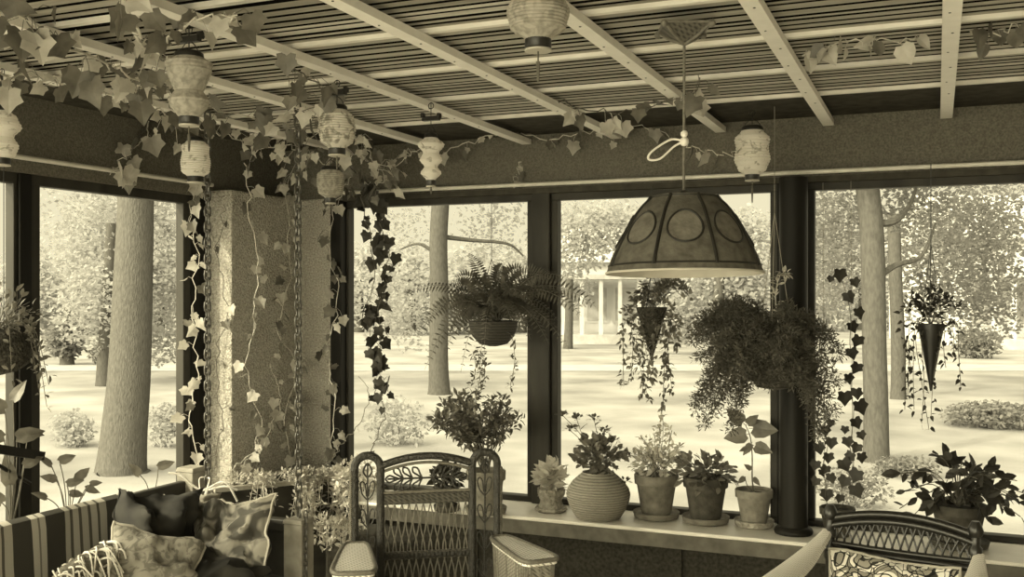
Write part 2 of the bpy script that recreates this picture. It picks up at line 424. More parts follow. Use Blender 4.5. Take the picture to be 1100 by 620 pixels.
# front windows: frames
def winY(name, x0, x1, z0=ZS, z1=WT + .04):
    t, y0, y1 = .035, YG - .01, YG + .05
    m = MB().bbox((x0, y0, z1 - .045), (x1, y1, z1)).bbox((x0, y0, z0), (x1, y1, z0 + .03))
    m.bbox((x0, y0, z0 + .03), (x0 + t, y1, z1 - .045)).bbox((x1 - t, y0, z0 + .03), (x1, y1, z1 - .045))
    return struct(name, m, 'frame_wood', bevel=.004)
winY('window_1', -3.12, -1.955); winY('window_2', -1.855, -.70); winY('window_3', -.565, .95); winY('window_4', 1.05, XR)
def postY(name, x0, x1, y0=YG - .04, y1=YG + .08, m='frame_wood'):
    return struct(name, MB().bbox((x0, y0, ZS), (x1, y1, WT + .04)), m, bevel=.006)
postY('trim_post_1', -1.955, -1.855); postY('trim_post_2', -.70, -.565, m='dark_wood'); postY('trim_post_3', .95, 1.05)
# round iron column standing on the sill
o = thing('porch_column', 'dark round porch column standing on the window sill behind the big fluffy fern', 'column', (-.605, 4.77, ZS))
o['kind'] = 'structure'
MB().lathe([(.066, .03), (.064, .06), (.064, WT + .04 - ZS)], 20, o.location).build('shaft', 'dark_wood', o)
MB().lathe([(.085, 0), (.088, .012), (.08, .026), (.07, .034)], 20, o.location).build('base', 'dark_wood', o)
# left wall
mb = MB().bbox((XL - .1, YB, WT + .015), (XL + .02, YG, ZC + .08)); struct('wall_left', mb, 'header')
mb = MB().bbox((XL - .1, YB, 0), (XL + .02, 4.26, ZS - .04)); struct('wall_left_lower', mb, 'sill_wall')
mb = MB().bbox((XL - .1, YB, ZS - .04), (XL + .17, 4.26, ZS)); struct('trim_left_sill', mb, 'sill', bevel=.006)
def winX(name, y0, y1, z0=ZS, z1=WT + .02, t=.05):
    x0, x1 = XL - .05, XL + .0
    m = MB().bbox((x0, y0, z1 - .05), (x1, y1, z1)).bbox((x0, y0, z0), (x1, y1, z0 + .035))
    m.bbox((x0, y0, z0 + .03), (x1, y0 + t, z1 - .045)).bbox((x0, y1 - t, z0 + .03), (x1, y1, z1 - .045))
    return struct(name, m, 'frame_wood', bevel=.004)
winX('window_5', 3.165, 4.16); winX('window_6', 2.05, 3.10, t=.02); winX('window_7', .9, 1.95); winX('window_8', -.25, .8)
struct('trim_post_4', MB().bbox((XL - .07, 3.10, ZS), (XL + .012, 3.165, WT + .015)), 'dark_wood', bevel=.006)
for i, yy in enumerate((1.95, .8)):
    struct('trim_post_%d' % (5 + i), MB().bbox((XL - .07, yy, ZS), (XL + .035, yy + .105, WT + .015)), 'dark_wood', bevel=.006)
struct('trim_post_7', MB().bbox((XL - .07, 4.16, ZS), (XL + .005, 4.285, WT + .015)), 'dark_wood', bevel=.006)
# stucco corner pier
mb = MB().bbox((XL - .1, 4.285, 0), (-3.385, YG + .08, WT + .05)); struct('wall_pier', mb, 'stucco', bevel=.01)
mb = MB().bbox((-3.385, 4.90, 0), (-3.17, YG + .08, WT + .05)); struct('wall_corner', mb, 'stucco', bevel=.01)
struct('trim_post_8', MB().bbox((-3.17, 4.88, ZS - .1), (-3.10, YG + .07, WT + .035)), 'dark_wood', bevel=.005)
# curtain rods under the headers
def rod(name, p, q, r, hooks):
    m = MB().tube([p, q], r, 8)
    for h in hooks:
        c = V(p).lerp(V(q), h); m.tube([c + V((0, 0, .0)), c + V((0, 0, -.05))], .003, 5)
    return struct(name, m, 'rod', smooth=True)
rod('trim_rod_front', (-3.08, YG - .075, RODZ), (XR, YG - .075, RODZ + .0), .0105, [])
rod('trim_rod_left', (XL + .06, YB, RODZ - .012), (XL + .06, 4.26, RODZ + .0), .0105, [])
struct('trim_head_front', MB().bbox((-3.1, YG - .05, WT + .03), (XR, YG - .015, WT + .058)), 'soffit')
# unseen sides of the porch, openings and solid parts shaped to control the daylight
mb = MB().bbox((XR, YB, 0), (XR + .1, YG, ZC + .16))
struct('wall_right', mb, 'plaster')
mb = MB().bbox((XL - .1, YB - .1, 2.3), (XR + .1, YB, ZC + .16)).bbox((XL - .1, YB - .1, 0), (XR + .1, YB, .12))
for xx in (XL - .1, -2.1, -.65, .8, XR): mb.bbox((xx, YB - .1, .12), (xx + .1, YB, 2.3))
mb.bbox((.9, YB - .1, .12), (XR, YB, 2.3))
struct('wall_back', mb, 'plaster')

# ------------------------------------------------------------------ light
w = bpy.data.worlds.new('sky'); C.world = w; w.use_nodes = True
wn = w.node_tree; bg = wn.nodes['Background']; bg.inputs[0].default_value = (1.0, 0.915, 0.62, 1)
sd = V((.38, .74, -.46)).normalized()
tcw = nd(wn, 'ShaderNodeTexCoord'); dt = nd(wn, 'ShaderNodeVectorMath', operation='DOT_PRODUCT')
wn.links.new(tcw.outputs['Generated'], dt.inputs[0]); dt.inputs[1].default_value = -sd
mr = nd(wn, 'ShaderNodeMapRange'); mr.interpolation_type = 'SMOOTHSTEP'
mr.inputs['From Min'].default_value = 0.05; mr.inputs['From Max'].default_value = 1.0; mr.inputs['To Min'].default_value = 0.88; mr.inputs['To Max'].default_value = 9.0  # sky glow around the sun strengthened to brighten the room
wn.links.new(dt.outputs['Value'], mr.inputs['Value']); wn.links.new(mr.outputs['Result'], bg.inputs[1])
sun = bpy.data.objects.new('sun', bpy.data.lights.new('sun', 'SUN')); COL.objects.link(sun)
sun.data.energy = 3.6; sun.data.angle = math.radians(2); sun.data.color = (1, .925, .66)
sun.rotation_euler = sd.to_track_quat('-Z', 'Y').to_euler()

# ------------------------------------------------------------------ outdoors
GZ = -.6
struct('ground', MB().bbox((-90, 5.05, GZ - .2), (60, 120, GZ)).bbox((-90, -20, GZ - .2), (XL - .1, 5.05, GZ)), 'lawn')
def gp(px, py): return onZ(px, py, GZ)
mb = MB()
p0 = gp(-60, 396); p1 = gp(700, 396)
mb.add([gp(-300, 399) + V((0, 0, .01)), gp(1300, 399) + V((0, 0, .01)), gp(1300, 392) + V((0, 0, .01)), gp(-300, 392) + V((0, 0, .01))], [(0, 1, 2, 3)])
struct('path', mb, 'path')  # pale strip stands for far sunlit lawn, not an actual path
def trunk_path(px_pts, d): return [at(px, py, d) for px, py in px_pts]
def crown(R, blobs, n, ls, mbx=None):
    """leaves scattered through a set of ellipsoids (centre, radii)"""
    m = mbx or MB(); tot = sum(b[1].x * b[1].y * b[1].z for b in blobs)
    for c, r in blobs:
        for _ in range(int(n * r.x * r.y * r.z / tot)):
            q = rnd_dir(R) * (R.random() ** .45)
            p = c + V((q.x * r.x, q.y * r.y, q.z * r.z))
            m.leaf(p, rnd_dir(R, -.8, .4), rnd_dir(R, .1, 1), ls * R.uniform(.7, 1.3), ls * R.uniform(.5, .8), OUT_TINY, .1)
    return m
def tree(label, d, tpts, r0, r1, branches, blobs, n, ls, leafm, barkm='bark_far', seed=0, flare=1.25):
    R = random.Random(seed)
    base = at(*tpts[0], d); base.z = GZ
    t = thing('tree', label, 'tree', base, group='trees on the lawn outside')
    P = smooth_path([at(px, py, d) for px, py in tpts]); P[0].z = GZ - .02
    MB().tube(P, lambda s: (r0 + (r1 - r0) * s) * (1 + (flare - 1) * math.exp(-s * 14)), 14).build('trunk', barkm, t)
    for bp, br in branches:
        Q = smooth_path([at(px, py, d + dd) for px, py, dd in bp])
        MB().tube(Q, lambda s: br * (1 - .7 * s), 7).build('branch', barkm, t)
    if blobs:
        bl = []
        for px, py, dd, rx, rz in blobs:
            s = (d + dd) / F
            bl.append((at(px, py, d + dd), V((rx * s, max(rx, rz) * s * .8, rz * s))))
        crown(R, bl, n, ls, None).build('foliage', leafm, t, smooth=False)
    return t
tree('broad tree trunk outside the left window behind the swing', 12.4,
     [(129, 520), (133, 470), (139, 400), (143, 300), (146, 210), (148, 80)], .29, .19, [([(140, 220, 0), (165, 150, -.5), (210, 60, -1)], .11)],
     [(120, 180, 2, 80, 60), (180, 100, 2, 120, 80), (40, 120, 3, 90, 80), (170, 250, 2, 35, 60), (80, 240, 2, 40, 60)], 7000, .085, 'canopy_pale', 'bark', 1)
tree('small round tree far across the lawn beside the left window post', 31,
     [(72, 396), (72, 375), (73, 350), (74, 330)], .22, .12, [], [(70, 366, 0, 24, 20), (74, 352, 0, 20, 14)], 1800, .16, 'canopy', seed=2)
tree('leafy tree spreading pale leaves behind the broad trunk', 24,
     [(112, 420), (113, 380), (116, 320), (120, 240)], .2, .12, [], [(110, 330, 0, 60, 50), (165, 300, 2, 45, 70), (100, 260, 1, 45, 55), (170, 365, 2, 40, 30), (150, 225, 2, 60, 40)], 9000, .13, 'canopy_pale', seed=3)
tree('slender tree with a side branch behind the hanging sword fern', 22,
     [(472, 424), (471, 380), (472, 320), (471, 260), (474, 200), (476, 120)], .215, .19,
     [([(472, 254, 0), (505, 258, .3), (545, 262, .6), (562, 275, .8)], .06), ([(470, 274, 0), (450, 262, 0), (430, 268, .3)], .05), ([(474, 230, 0), (455, 205, 0), (430, 180, 0)], .07)],
     [(430, 245, 1, 45, 45), (530, 240, 2, 50, 40), (500, 170, 1, 110, 50), (410, 310, 2, 40, 60), (540, 310, 3, 40, 50), (440, 340, 3, 50, 40)], 6500, .11, 'canopy_pale', seed=4)
tree('tree behind the ivy strings in the window right of the column', 13.2,
     [(941, 506), (941, 440), (939, 360), (938, 290), (936, 240), (932, 200), (928, 120)], .155, .15,
     [([(938, 240, 0), (960, 238, 0), (976, 222, .2), (985, 200, .3)], .06), ([(940, 300, 0), (962, 285, .1), (990, 275, .3), (1005, 240, .5)], .05), ([(936, 225, 0), (915, 190, 0), (890, 150, 0)], .06)],
     [(900, 235, 1, 45, 50), (985, 215, 1, 60, 40), (1060, 230, 1.5, 60, 60), (950, 150, 0, 120, 55), (1060, 290, 2, 50, 40), (890, 300, 2, 30, 45)], 11000, .075, 'canopy', seed=5)
tree('second slim trunk standing further back beside the ivy strings', 21,
     [(965, 432), (965, 390), (964, 345), (962, 300), (960, 230)], .15, .13, [],
     [(990, 310, 1, 45, 40), (1050, 330, 2, 55, 40), (1020, 260, 1, 80, 50), (900, 260, 3, 60, 60)], 8000, .115, 'canopy', seed=6)
tree('tree with hazy leaves seen through the middle window under the lamp shade', 34,
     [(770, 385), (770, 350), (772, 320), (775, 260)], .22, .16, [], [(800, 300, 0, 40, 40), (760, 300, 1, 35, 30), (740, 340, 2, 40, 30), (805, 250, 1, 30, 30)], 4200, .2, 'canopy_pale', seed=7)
tree('pale tree far off in the window between the posts', 40,
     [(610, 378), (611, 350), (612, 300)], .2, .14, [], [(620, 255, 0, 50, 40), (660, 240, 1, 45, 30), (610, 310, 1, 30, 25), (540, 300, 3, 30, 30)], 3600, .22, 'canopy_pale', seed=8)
RF = random.Random(77)
for i, px in enumerate((-40, 25, 95, 170, 385, 440, 505, 560, 640, 715, 790, 860, 925, 990, 1060, 1130)):
    d_ = RF.uniform(52, 62); k_ = 58 / d_
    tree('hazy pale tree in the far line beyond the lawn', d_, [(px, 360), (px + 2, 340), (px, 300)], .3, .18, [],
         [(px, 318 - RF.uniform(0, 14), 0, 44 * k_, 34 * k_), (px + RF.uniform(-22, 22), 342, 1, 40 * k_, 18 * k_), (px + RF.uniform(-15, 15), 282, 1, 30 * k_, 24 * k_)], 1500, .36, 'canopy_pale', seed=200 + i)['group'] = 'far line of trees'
def shrub(label, px, py, rx, rz, n, ls, m='shrub', seed=0, name='shrub', stems=8):
    R = random.Random(seed); b = gp(px, py); d = (b - CAM).dot(FWD); s = d / F
    t = thing(name, label, 'shrub', b, group='shrubs on the lawn outside')
    crown(R, [(b + V((0, 0, rz * s * .9)), V((rx * s, rx * s * .7, rz * s)))], int(n * 1.7), ls * .55).build('foliage', m, t, smooth=False)
    mb = MB()
    for i in range(stems):
        q = rnd_dir(R, .3, 1); mb.tube([b + V((R.uniform(-.1, .1), 0, -.02)), b + V((q.x * rx * s * .8, q.y * rx * s * .5, q.z * rz * s * 1.4))], lambda u: .012 * s / .02 * (1 - .6 * u) * .5, 4)
    mb.build('stem', 'bark_far', t)
    return t
shrub('low twiggy shrub on the lawn by the foot of the ivy tree', 915, 545, 42, 24, 420, .1, seed=11)
shrub('low bush spreading right of the ivy tree roots', 975, 512, 38, 12, 500, .1, seed=12)
shrub('dark low bush at the lawn edge behind the leafy potted plant', 1065, 459, 52, 15, 900, .16, seed=13)
shrub('faint bush on the lawn behind the bare twining twigs', 425, 478, 40, 28, 420, .14, 'canopy_pale', seed=14)
shrub('bush far across the lawn behind the small round tree', 118, 392, 24, 14, 700, .22, seed=15)
shrub('faint bush on the lawn left of the broad trunk', 78, 480, 28, 22, 300, .14, 'canopy_pale', seed=16)
shrub('faint bush on the lawn right of the broad trunk', 178, 480, 26, 26, 300, .14, 'canopy_pale', seed=17)
shrub('round bush before the far house with porch', 1050, 385, 26, 18, 700, .26, seed=18)
def house(label, px0, px1, ybase, h, wall_h, posts, seed=0):
    a, b = gp(px0, ybase), gp(px1, ybase); c = (a + b) / 2; L = (b - a).length; dr = (b - a).normalized(); nn = V((-dr.y, dr.x, 0))
    t = thing('house', label, 'house', a)
    rot = Matrix(((dr.x, nn.x, 0), (dr.y, nn.y, 0), (0, 0, 1)))
    B = lambda x, y, z: a + dr * x + nn * y + V((0, 0, z))
    MB().box(B(L / 2, 5, wall_h / 2), (L, 8, wall_h), rot).build('wall', 'house', t, smooth=False)
    m = MB(); ov = .4
    m.add([B(-ov, .6, wall_h), B(L + ov, .6, wall_h), B(L + ov, 9.4, wall_h), B(-ov, 9.4, wall_h), B(-ov, 5, wall_h + h), B(L + ov, 5, wall_h + h)], [(0, 1, 5, 4), (2, 3, 4, 5), (3, 0, 4), (1, 2, 5), (3, 2, 1, 0)])
    m.build('roof', 'house_roof', t, smooth=False)
    MB().box(B(L / 2, -.3, 2.9), (L, 2.2, .2), rot).build('porch_roof', 'house_roof', t, smooth=False)
    for i in range(posts):
        MB().box(B(.3 + (L - .6) * i / max(1, posts - 1), -1.2, 1.4), (.16, .16, 2.8), rot).build('porch_post', 'house', t, smooth=False)
    MB().box(B(L / 2, -.3, .2), (L, 2.2, .4), rot).build('porch_floor', 'house_roof', t, smooth=False)
    for i in range(3):
        f = MB().box(B(L * (i + .5) / 3, .98, 1.7), (1.1, .06, 1.7), rot).build('window', 'house', t, smooth=False)
        MB().box(B(L * (i + .5) / 3, .94, 1.7), (.9, .06, 1.5), rot).build('pane', 'house_dark', f, smooth=False)
    return t
house('far pale house with a posted porch beyond the lawn', 1045, 1180, 374, 2.2, 4.4, 7)
house('hazy pale house across the lawn seen between the sword fern and the lamp shade', 596, 690, 368, 1.8, 3.6, 5)

# ------------------------------------------------------------------ helpers for plants
def vine(label, pts, n, L, leafm='leaf_mid', stemm='stem', out=OUT_IVY, seed=0, spread=.05, r=.003, W=None, hang=.6, face=None, name='ivy_vine', wiggle=.015, sub=6, group='ivy vines'):
    R = random.Random(seed); P = smooth_path(pts, sub)
    P = [p + V((R.uniform(-1, 1), R.uniform(-1, 1), R.uniform(-1, 1))) * wiggle if 0 < i < len(P) - 1 else p for i, p in enumerate(P)]
    t = thing(name, label, 'vine', P[0], group=group)
    MB().tube(P, lambda s: r * (1 - .5 * s), 5).build('stem', stemm, t)
    mb = MB(); tot = len(P) - 1
    other = 'leaf_pale' if leafm == 'leaf_mid' else 'leaf_mid'
    for i in range(n):
        mb.k = 1 if R.random() < .3 and leafm != 'leaf_dark' else 0
        s = (i + R.uniform(.1, .9)) / n * tot; a = int(min(s, tot - 1)); p = P[a].lerp(P[a + 1], s - a)
        o = rnd_dir(R) * spread * R.uniform(.3, 1); o.z -= abs(o.z) * .3
        q = p + o; mb.tube([p, p.lerp(q, .6) + V((0, 0, spread * .2)), q], .0012, 3, cap=False)
        d = (o.normalized() * (1 - hang) + V((R.uniform(-.7, .7), R.uniform(-.7, .7), -1)) * hang)
        nn = (face if face else V((.36, -.85, -.1))) + rnd_dir(R) * 1.1
        l = L * R.uniform(.5, 1.2); mb.leaf(q, d, nn, l, l * (W or 1.0), out, R.uniform(.05, .4), R.uniform(.05, .3))
    if n: mb.build('leaves', [leafm, other], t, smooth=False)
    return t
def pot_prof(r, h):
    return [(r * .66, 0), (r * .70, .01), (r * .90, h * .74), (r * .91, h * .75), (r * 1.0, h * .76), (r * 1.02, h * .97), (r * .99, h), (r * .92, h), (r * .88, h * .88)]
def add_pot(t, c, r, h, m='clay', saucer=True, sm=None):
    c = V(c); z0 = .022 if saucer else 0
    MB().lathe([(x, z + z0) for x, z in pot_prof(r, h - z0)], 28, c).build('pot', m, t)
    MB().lathe([(r * .88, h * .87), (r * .5, h * .9), (.002, h * .91)], 20, c).build('soil', 'soil', t)
    if saucer:
        MB().lathe([(r * .84, 0), (r * 1.02, .006), (r * 1.08, .03), (r * 1.04, .033), (r * .96, .022), (.01, .02)], 28, c).build('saucer', sm or m, t)
def bush(R, c, rad, n, L, W, out=OUT_OVAL, mb=None, up=.5, shell=.5, droop=.25, wild=.6):
    m = mb or MB(); c = V(c)
    for _ in range(n):
        q = rnd_dir(R); f = R.random() ** shell
        p = c + V((q.x * rad[0], q.y * rad[1], q.z * rad[2])) * f
        d = q + V((0, 0, up)) + rnd_dir(R) * wild
        l = L * R.uniform(.65, 1.25); m.leaf(p, d, V((0, 0, 1)) + rnd_dir(R) * .8, l, l * W, out, droop, .12)
    return m
def stems(R, base, c, rad, n, r, mb=None, spread=.02, lo=-.2):
    m = mb or MB(); base = V(base); c = V(c)
    for _ in range(n):
        q = rnd_dir(R, lo, 1); tip = c + V((q.x * rad[0], q.y * rad[1], q.z * rad[2])) * .85
        b = base + V((R.uniform(-1, 1), R.uniform(-1, 1), 0)) * spread
        m.tube(smooth_path([b, b.lerp(tip, .5) + V((0, 0, (tip - b).length * .12)), tip], 4), lambda s: r * (1 - .6 * s), 4)
    return m
def frond(mb, st, a, ctl, b, pl, n=34, R=random, pw=.26, out=OUT_LANCE, twist=0.0):
    a, ctl, b = V(a), V(ctl), V(b)
    P = [a.lerp(ctl, s).lerp(ctl.lerp(b, s), s) for s in [i / n for i in range(n + 1)]]
    st.tube(P[::2] + ([P[-1]] if n % 2 else []), lambda s: .0022 * (1 - .7 * s), 4)
    hint = V((.3, -.8, .45)) + rnd_dir(R) * .5
    for i in range(2, n):
        s = i / n; t = (P[i + 1] - P[i - 1]).normalized(); _, sd, nn = basis(t, hint)
        w = pl * min(1, s * 5) * (1 - s ** 3 * .8) * R.uniform(.85, 1.1)
        for sg in (-1, 1): mb.leaf(P[i], sd * sg + t * .3 - nn * .15, nn + rnd_dir(R) * .15, w, w * pw, out, .2, .05)

# ------------------------------------------------------------------ hanging porch swing (along the left wall)
SX0, SX1, SY0, SY1 = -3.12, -2.45, 1.6, 3.62
t = thing('porch_swing', 'dark wooden porch swing hung on chains along the left windows', 'swing', (-2.8, 2.6, .36))
MB().bbox((SX0, SY0, .64), (SX0 + .035, SY1, .762)).build('back_rail', 'swing', t, smooth=False, bevel=.006)
MB().bbox((SX0, SY0, .46), (SX0 + .03, SY1, .545)).build('back_slat', 'swing', t, smooth=False, bevel=.006)
MB().bbox((SX0, SY0, .36), (SX1, SY1, .40)).build('seat', 'swing', t, smooth=False, bevel=.006)
MB().bbox((SX1 - .03, SY0, .27), (SX1, SY1, .36)).build('apron', 'swing', t, smooth=False, bevel=.006)
for (x, y, zt, m) in ((SX0 + .03, SY1 + .01, .82, 'post_top'), (SX1 - .01, SY1 - .07, .66, 'post_top')):
    q = MB().bbox((x - .045, y - .045, .27), (x + .045, y + .045, zt - .02))
    q.box((x, y, zt - .01), (.1, .1, .02), taper=.9)
    q.build('post', m, t, smooth=False, bevel=.005)
MB().bbox((SX0 + .06, SY1 - .05, .585), (SX1 - .05, SY1 - .01, .64)).build('arm', 'swing', t, smooth=False, bevel=.006)
MB().bbox((SX0 + .06, SY1 - .045, .38), (SX1 - .05, SY1 - .02, .585)).build('end_panel', 'swing', t, smooth=False)
def chain(t, top, bot, lk=.048, w=.0125, r=.0048):
    top, bot = V(top), V(bot); n = int((top - bot).length / (lk - 2 * r - .004)); m = MB(); d = (bot - top) / n
    for i in range(n):
        c = top + d * (i + .5); ax = V((.85, -.5, 0)).normalized() if i % 2 else V((.5, .85, 0)).normalized(); P = []
        for k in range(12):
            a = 2 * PI * k / 12; h = lk / 2 - w
            P.append(c + ax * math.cos(a) * w + V((0, 0, math.sin(a) * w + (h if math.sin(a) > .01 else -h if math.sin(a) < -.01 else 0))))
        m.tube(P, r, 5, closed=True)
    return m.build('chain', 'chain', t)
c1b = at(223, 521, 4.47); c1t = V((c1b.x, c1b.y, 2.40)); chain(t, c1t, c1b)
c2b = at(333, 556, 4.19); c2b = V((SX1 - .01, SY1 - .07, .665)); c2t = V((c2b.x - .02, c2b.y + .02, 2.40)); chain(t, c2t, c2b)
chain(t, c2b + V((.055, -.03, .03)), V((SX1 + .045, SY1 - .1, .32)), lk=.034, w=.007, r=.003)
R = random.Random(5); m = MB()
for i in range(3):
    p = c1b + V((0, 0, .03)); q = p + V((R.uniform(-.03, .05), R.uniform(-.06, .0), R.uniform(-.08, -.18)))
    m.tube(smooth_path([p, p + V((R.uniform(-.04, .04), -.03, .0)), p + V((R.uniform(-.05, .06), -.05, -.08)), q]), .0032, 5)
for i in range(2):
    m.tube(smooth_path([c1b + V((-.13, -.1, .06)), c1b + V((-.08, -.08, .05)), c1b + V((-.02, -.02, -.02)), c1b + V((.09, .0, .0 + .02 * i)), c1b + V((.13, .04, -.02 - .05 * i))]), .0045, 6)
m.build('tied_cord', 'white_cord', t)['label'] = 'white tied cord'

# blanket over the back rail
m = MB(); rows = []; xs = []
prof = [(SX0 - .022, .40), (SX0 - .020, .55), (SX0 - .016, .72), (SX0 - .008, .765), (SX0 + .017, .776), (SX0 + .044, .765), (SX0 + .05, .72), (SX0 + .055, .62), (SX0 + .062, .50), (SX0 + .07, .42)]
ny = 40
for j in range(ny + 1):
    y = 1.95 + (3.262 - 1.95) * j / ny
    for i, (x, z) in enumerate(prof):
        wv = .006 * math.sin(y * 23 + i) * (abs(i - 4) / 5); m.v.append(V((x + wv, y, z + (.006 * math.sin(y * 9) if i in (0, 9) else 0))))
k = len(prof)
for j in range(ny):
    for i in range(k - 1): m.f.append([j * k + i, (j + 1) * k + i, (j + 1) * k + i + 1, j * k + i + 1]); m.mi.append(0)
o = m.build('striped_blanket', 'blanket', loc=(SX0, 2.744, .6))
sm = o.modifiers.new('thick', 'SOLIDIFY'); sm.thickness = .006; sm.offset = 1
tag(o, 'dark and pale striped blanket draped over the back rail of the porch swing', 'blanket')

# cushions
def pillow(name, label, c, size, rot, m, seed=0, crumple=.03, pinch=.12, cat='cushion', group='cushions on the porch swing', piping=None):
    n = 22; mb = MB(); rm = Euler([math.radians(a) for a in rot]).to_matrix(); c = V(c)
    def P(u, v, sg):
        x = u * (1 - pinch * (1 - abs(v)) ** 0.0 * (1 - v * v) * .6); y = v * (1 - pinch * (1 - u * u) * .6)
        th = max(0, (1 - u * u)) ** .42 * max(0, (1 - v * v)) ** .42
        p = V((x * size[0] / 2, y * size[1] / 2, sg * th * size[2] / 2))
        w = mnoise.noise(p * 9 + V((seed * 3.1, seed, 0))) * crumple + mnoise.noise(p * 24 + V((seed, 0, seed))) * crumple * .4
        return c + rm @ (p + V((w * .5, w * .5, w * (1 if sg > 0 else -.4) * (.3 + th))))
    for sg in (1, -1):
        vs = [P(-1 + 2 * i / n, -1 + 2 * j / n, sg) for j in range(n + 1) for i in range(n + 1)]; fs = []
        for j in range(n):
            for i in range(n):
                q = [j * (n + 1) + i, j * (n + 1) + i + 1, (j + 1) * (n + 1) + i + 1, (j + 1) * (n + 1) + i]; fs.append(q if sg > 0 else q[::-1])
        mb.add(vs, fs)
    root = thing(name, label, cat, c, group=group)
    mb.build('cover', m, root)
    if piping:
        ed = [(-1 + 2 * i / 16, -1) for i in range(16)] + [(1, -1 + 2 * i / 16) for i in range(16)] + [(1 - 2 * i / 16, 1) for i in range(16)] + [(-1, 1 - 2 * i / 16) for i in range(16)]
        MB().tube([P(u, v, 1) for u, v in ed], .006, 5, closed=True).build('piping', piping, root)
    return root
pillow('cushion', 'dark crumpled satin cushion leaning on the back rail beside the blanket', at(168, 566, 4.0), (.34, .27, .15), (72, 8, 62), 'cushion_dark', 1, .07)
pillow('cushion', 'pale embroidered cushion in front of the dark crumpled one', at(157, 622, 3.64), (.34, .36, .15), (52, 18, 42), 'cushion_embroid', 2, .05, piping='cushion_tan')
pillow('cushion', 'long dark velvet cushion lying flat between the embroidered and floral cushions', at(222, 616, 3.88), (.44, .26, .14), (20, 14, 20), 'cushion_dark', 3, .06)
pillow('cushion', 'tan and dark floral cushion with pointed corners propped at the swing end', at(243, 578, 4.08), (.40, .34, .14), (64, -6, 8), 'cushion_floral', 4, .07, pinch=.2, piping='cushion_tan')
pillow('cushion', 'plain pale cushion tucked behind by the swing corner post', at(205, 556, 4.3), (.24, .20, .11), (70, 0, 30), 'cushion_tan', 6, .05)
# fringed throw rolled up
c = at(92, 610, 3.55); t = thing('fringed_throw', 'rolled dark throw with a pale knotted fringe in front of the striped blanket', 'throw', c)
ax = V((.05, .97, .25)).normalized()
m = MB(); P = [c + ax * (s - .5) * .26 for s in [i / 10 for i in range(11)]]
m.tube(P, lambda s: .048 * (1 - .35 * abs(2 * s - 1) ** 4) * (1 + .05 * math.sin(s * 40)), 16); m.build('roll', 'throw', t)
R = random.Random(8); m = MB()
for i in range(46):
    s = R.uniform(-.13, .11); a = R.uniform(-.4, 2.0); _, sd, nn = basis(ax, V((0, 0, 1)))
    p = c + ax * s + (sd * math.cos(a) * -1 + nn * math.sin(a)) * .049
    q = p + V((R.uniform(.0, .05), R.uniform(-.03, .03), 0)); e = q + V((R.uniform(.0, .05), R.uniform(-.04, .04), R.uniform(-.1, -.05)))
    m.tube(smooth_path([p, q, e], 4), .0035, 4)
m.build('fringe', 'fringe', t)['label'] = 'pale knotted wool fringe'

# ------------------------------------------------------------------ corner planters
def poly_prism(mb, pts, z0, z1):
    n = len(pts); vs = [V((x, y, z0)) for x, y in pts] + [V((x, y, z1)) for x, y in pts]
    return mb.add(vs, [tuple(range(n - 1, -1, -1)), tuple(range(n, 2 * n))] + [(i, (i + 1) % n, n + (i + 1) % n, n + i) for i in range(n)])
PL = [(-3.345, 4.10), (-2.99, 4.56), (-2.93, 4.58), (-2.93, 4.85), (-3.365, 4.85), (-3.365, 4.13)]
t = thing('planter_box', 'dark corner planter box below the stucco pier full of wispy greenery', 'planter', (-3.15, 4.6, 0))
poly_prism(MB(), PL, 0, .60).build('box', 'swing', t, smooth=False)
rim = MB()
for a, b in zip(PL, PL[1:]): rim.beam((a[0], a[1], .61), (b[0], b[1], .61), .03, .022)
rim.build('rim', 'post_top', t, smooth=False)
R = random.Random(21); m = MB(); st = MB()
for i in range(60):
    s = R.random(); b = V((-3.36, 4.16, .6)).lerp(V((-2.95, 4.62, .6)), s) + V((R.uniform(-.03, .0), R.uniform(0, .06), 0))
    tip = b + V((R.uniform(-.06, .07), R.uniform(-.07, .05), R.uniform(.02, .075))); st.tube([b, tip], .0016, 4)
    bush(R, b.lerp(tip, .75), (.025, .025, .02), 12, .02, .5, mb=m)
for cx_, n_ in (((.75), 36), ((.99), 20), (.35, 6)):
    for i in range(n_):
        b = V((-3.36, 4.16, .61)).lerp(V((-2.95, 4.62, .61)), cx_ + R.gauss(0, .05)); b += V((.02, -.03, 0))
        L_ = R.uniform(.05, .26); e = b + V((R.uniform(-.02, .07), R.uniform(-.09, -.02), -L_))
        P = smooth_path([b, b + V((.02, -.04, .04)), e], 5); st.tube(P, .0014, 4)
        for p in P[2:]: bush(R, p, (.02, .02, .02), 3, .028, .5, mb=m)
m.build('foliage', 'leaf_pale', t, smooth=False); st.build('stem', 'stem_pale', t)
# low tub right of the swing end with trailing plant
c = onZ(366, 556, .42); c.y = 4.36; c.x = -2.68; c.z = 0
t = thing('plant_tub', 'square dark tub with a pale trailing plant between swing end and tall wicker chair', 'planter', c)
MB().box(c + V((0, 0, .21)), (.24, .24, .42), Matrix.Rotation(.3, 3, 'Z')).build('tub', 'clay_dark', t, smooth=False, bevel=.01)
R = random.Random(22); m = MB(); st = MB()
stems(R, c + V((0, 0, .42)), c + V((.0, 0, .62)), (.11, .11, .16), 20, .002, st, .06)
for i in range(40):
    q = rnd_dir(R, -.2, 1); p = c + V((q.x * .1, q.y * .1, .6 + q.z * .16)); bush(R, p, (.025, .025, .03), 9, .03, .5, mb=m)
for i in range(16):
    b = c + V((R.uniform(-.1, .1), -.12, .44)); P = smooth_path([b, b + V((0, -.05, .05)), b + V((R.uniform(-.03, .03), -.07, -R.uniform(.03, .1)))], 4); st.tube(P, .0014, 4)
    for p in P[2:]: bush(R, p, (.02, .02, .02), 3, .028, .5, mb=m)
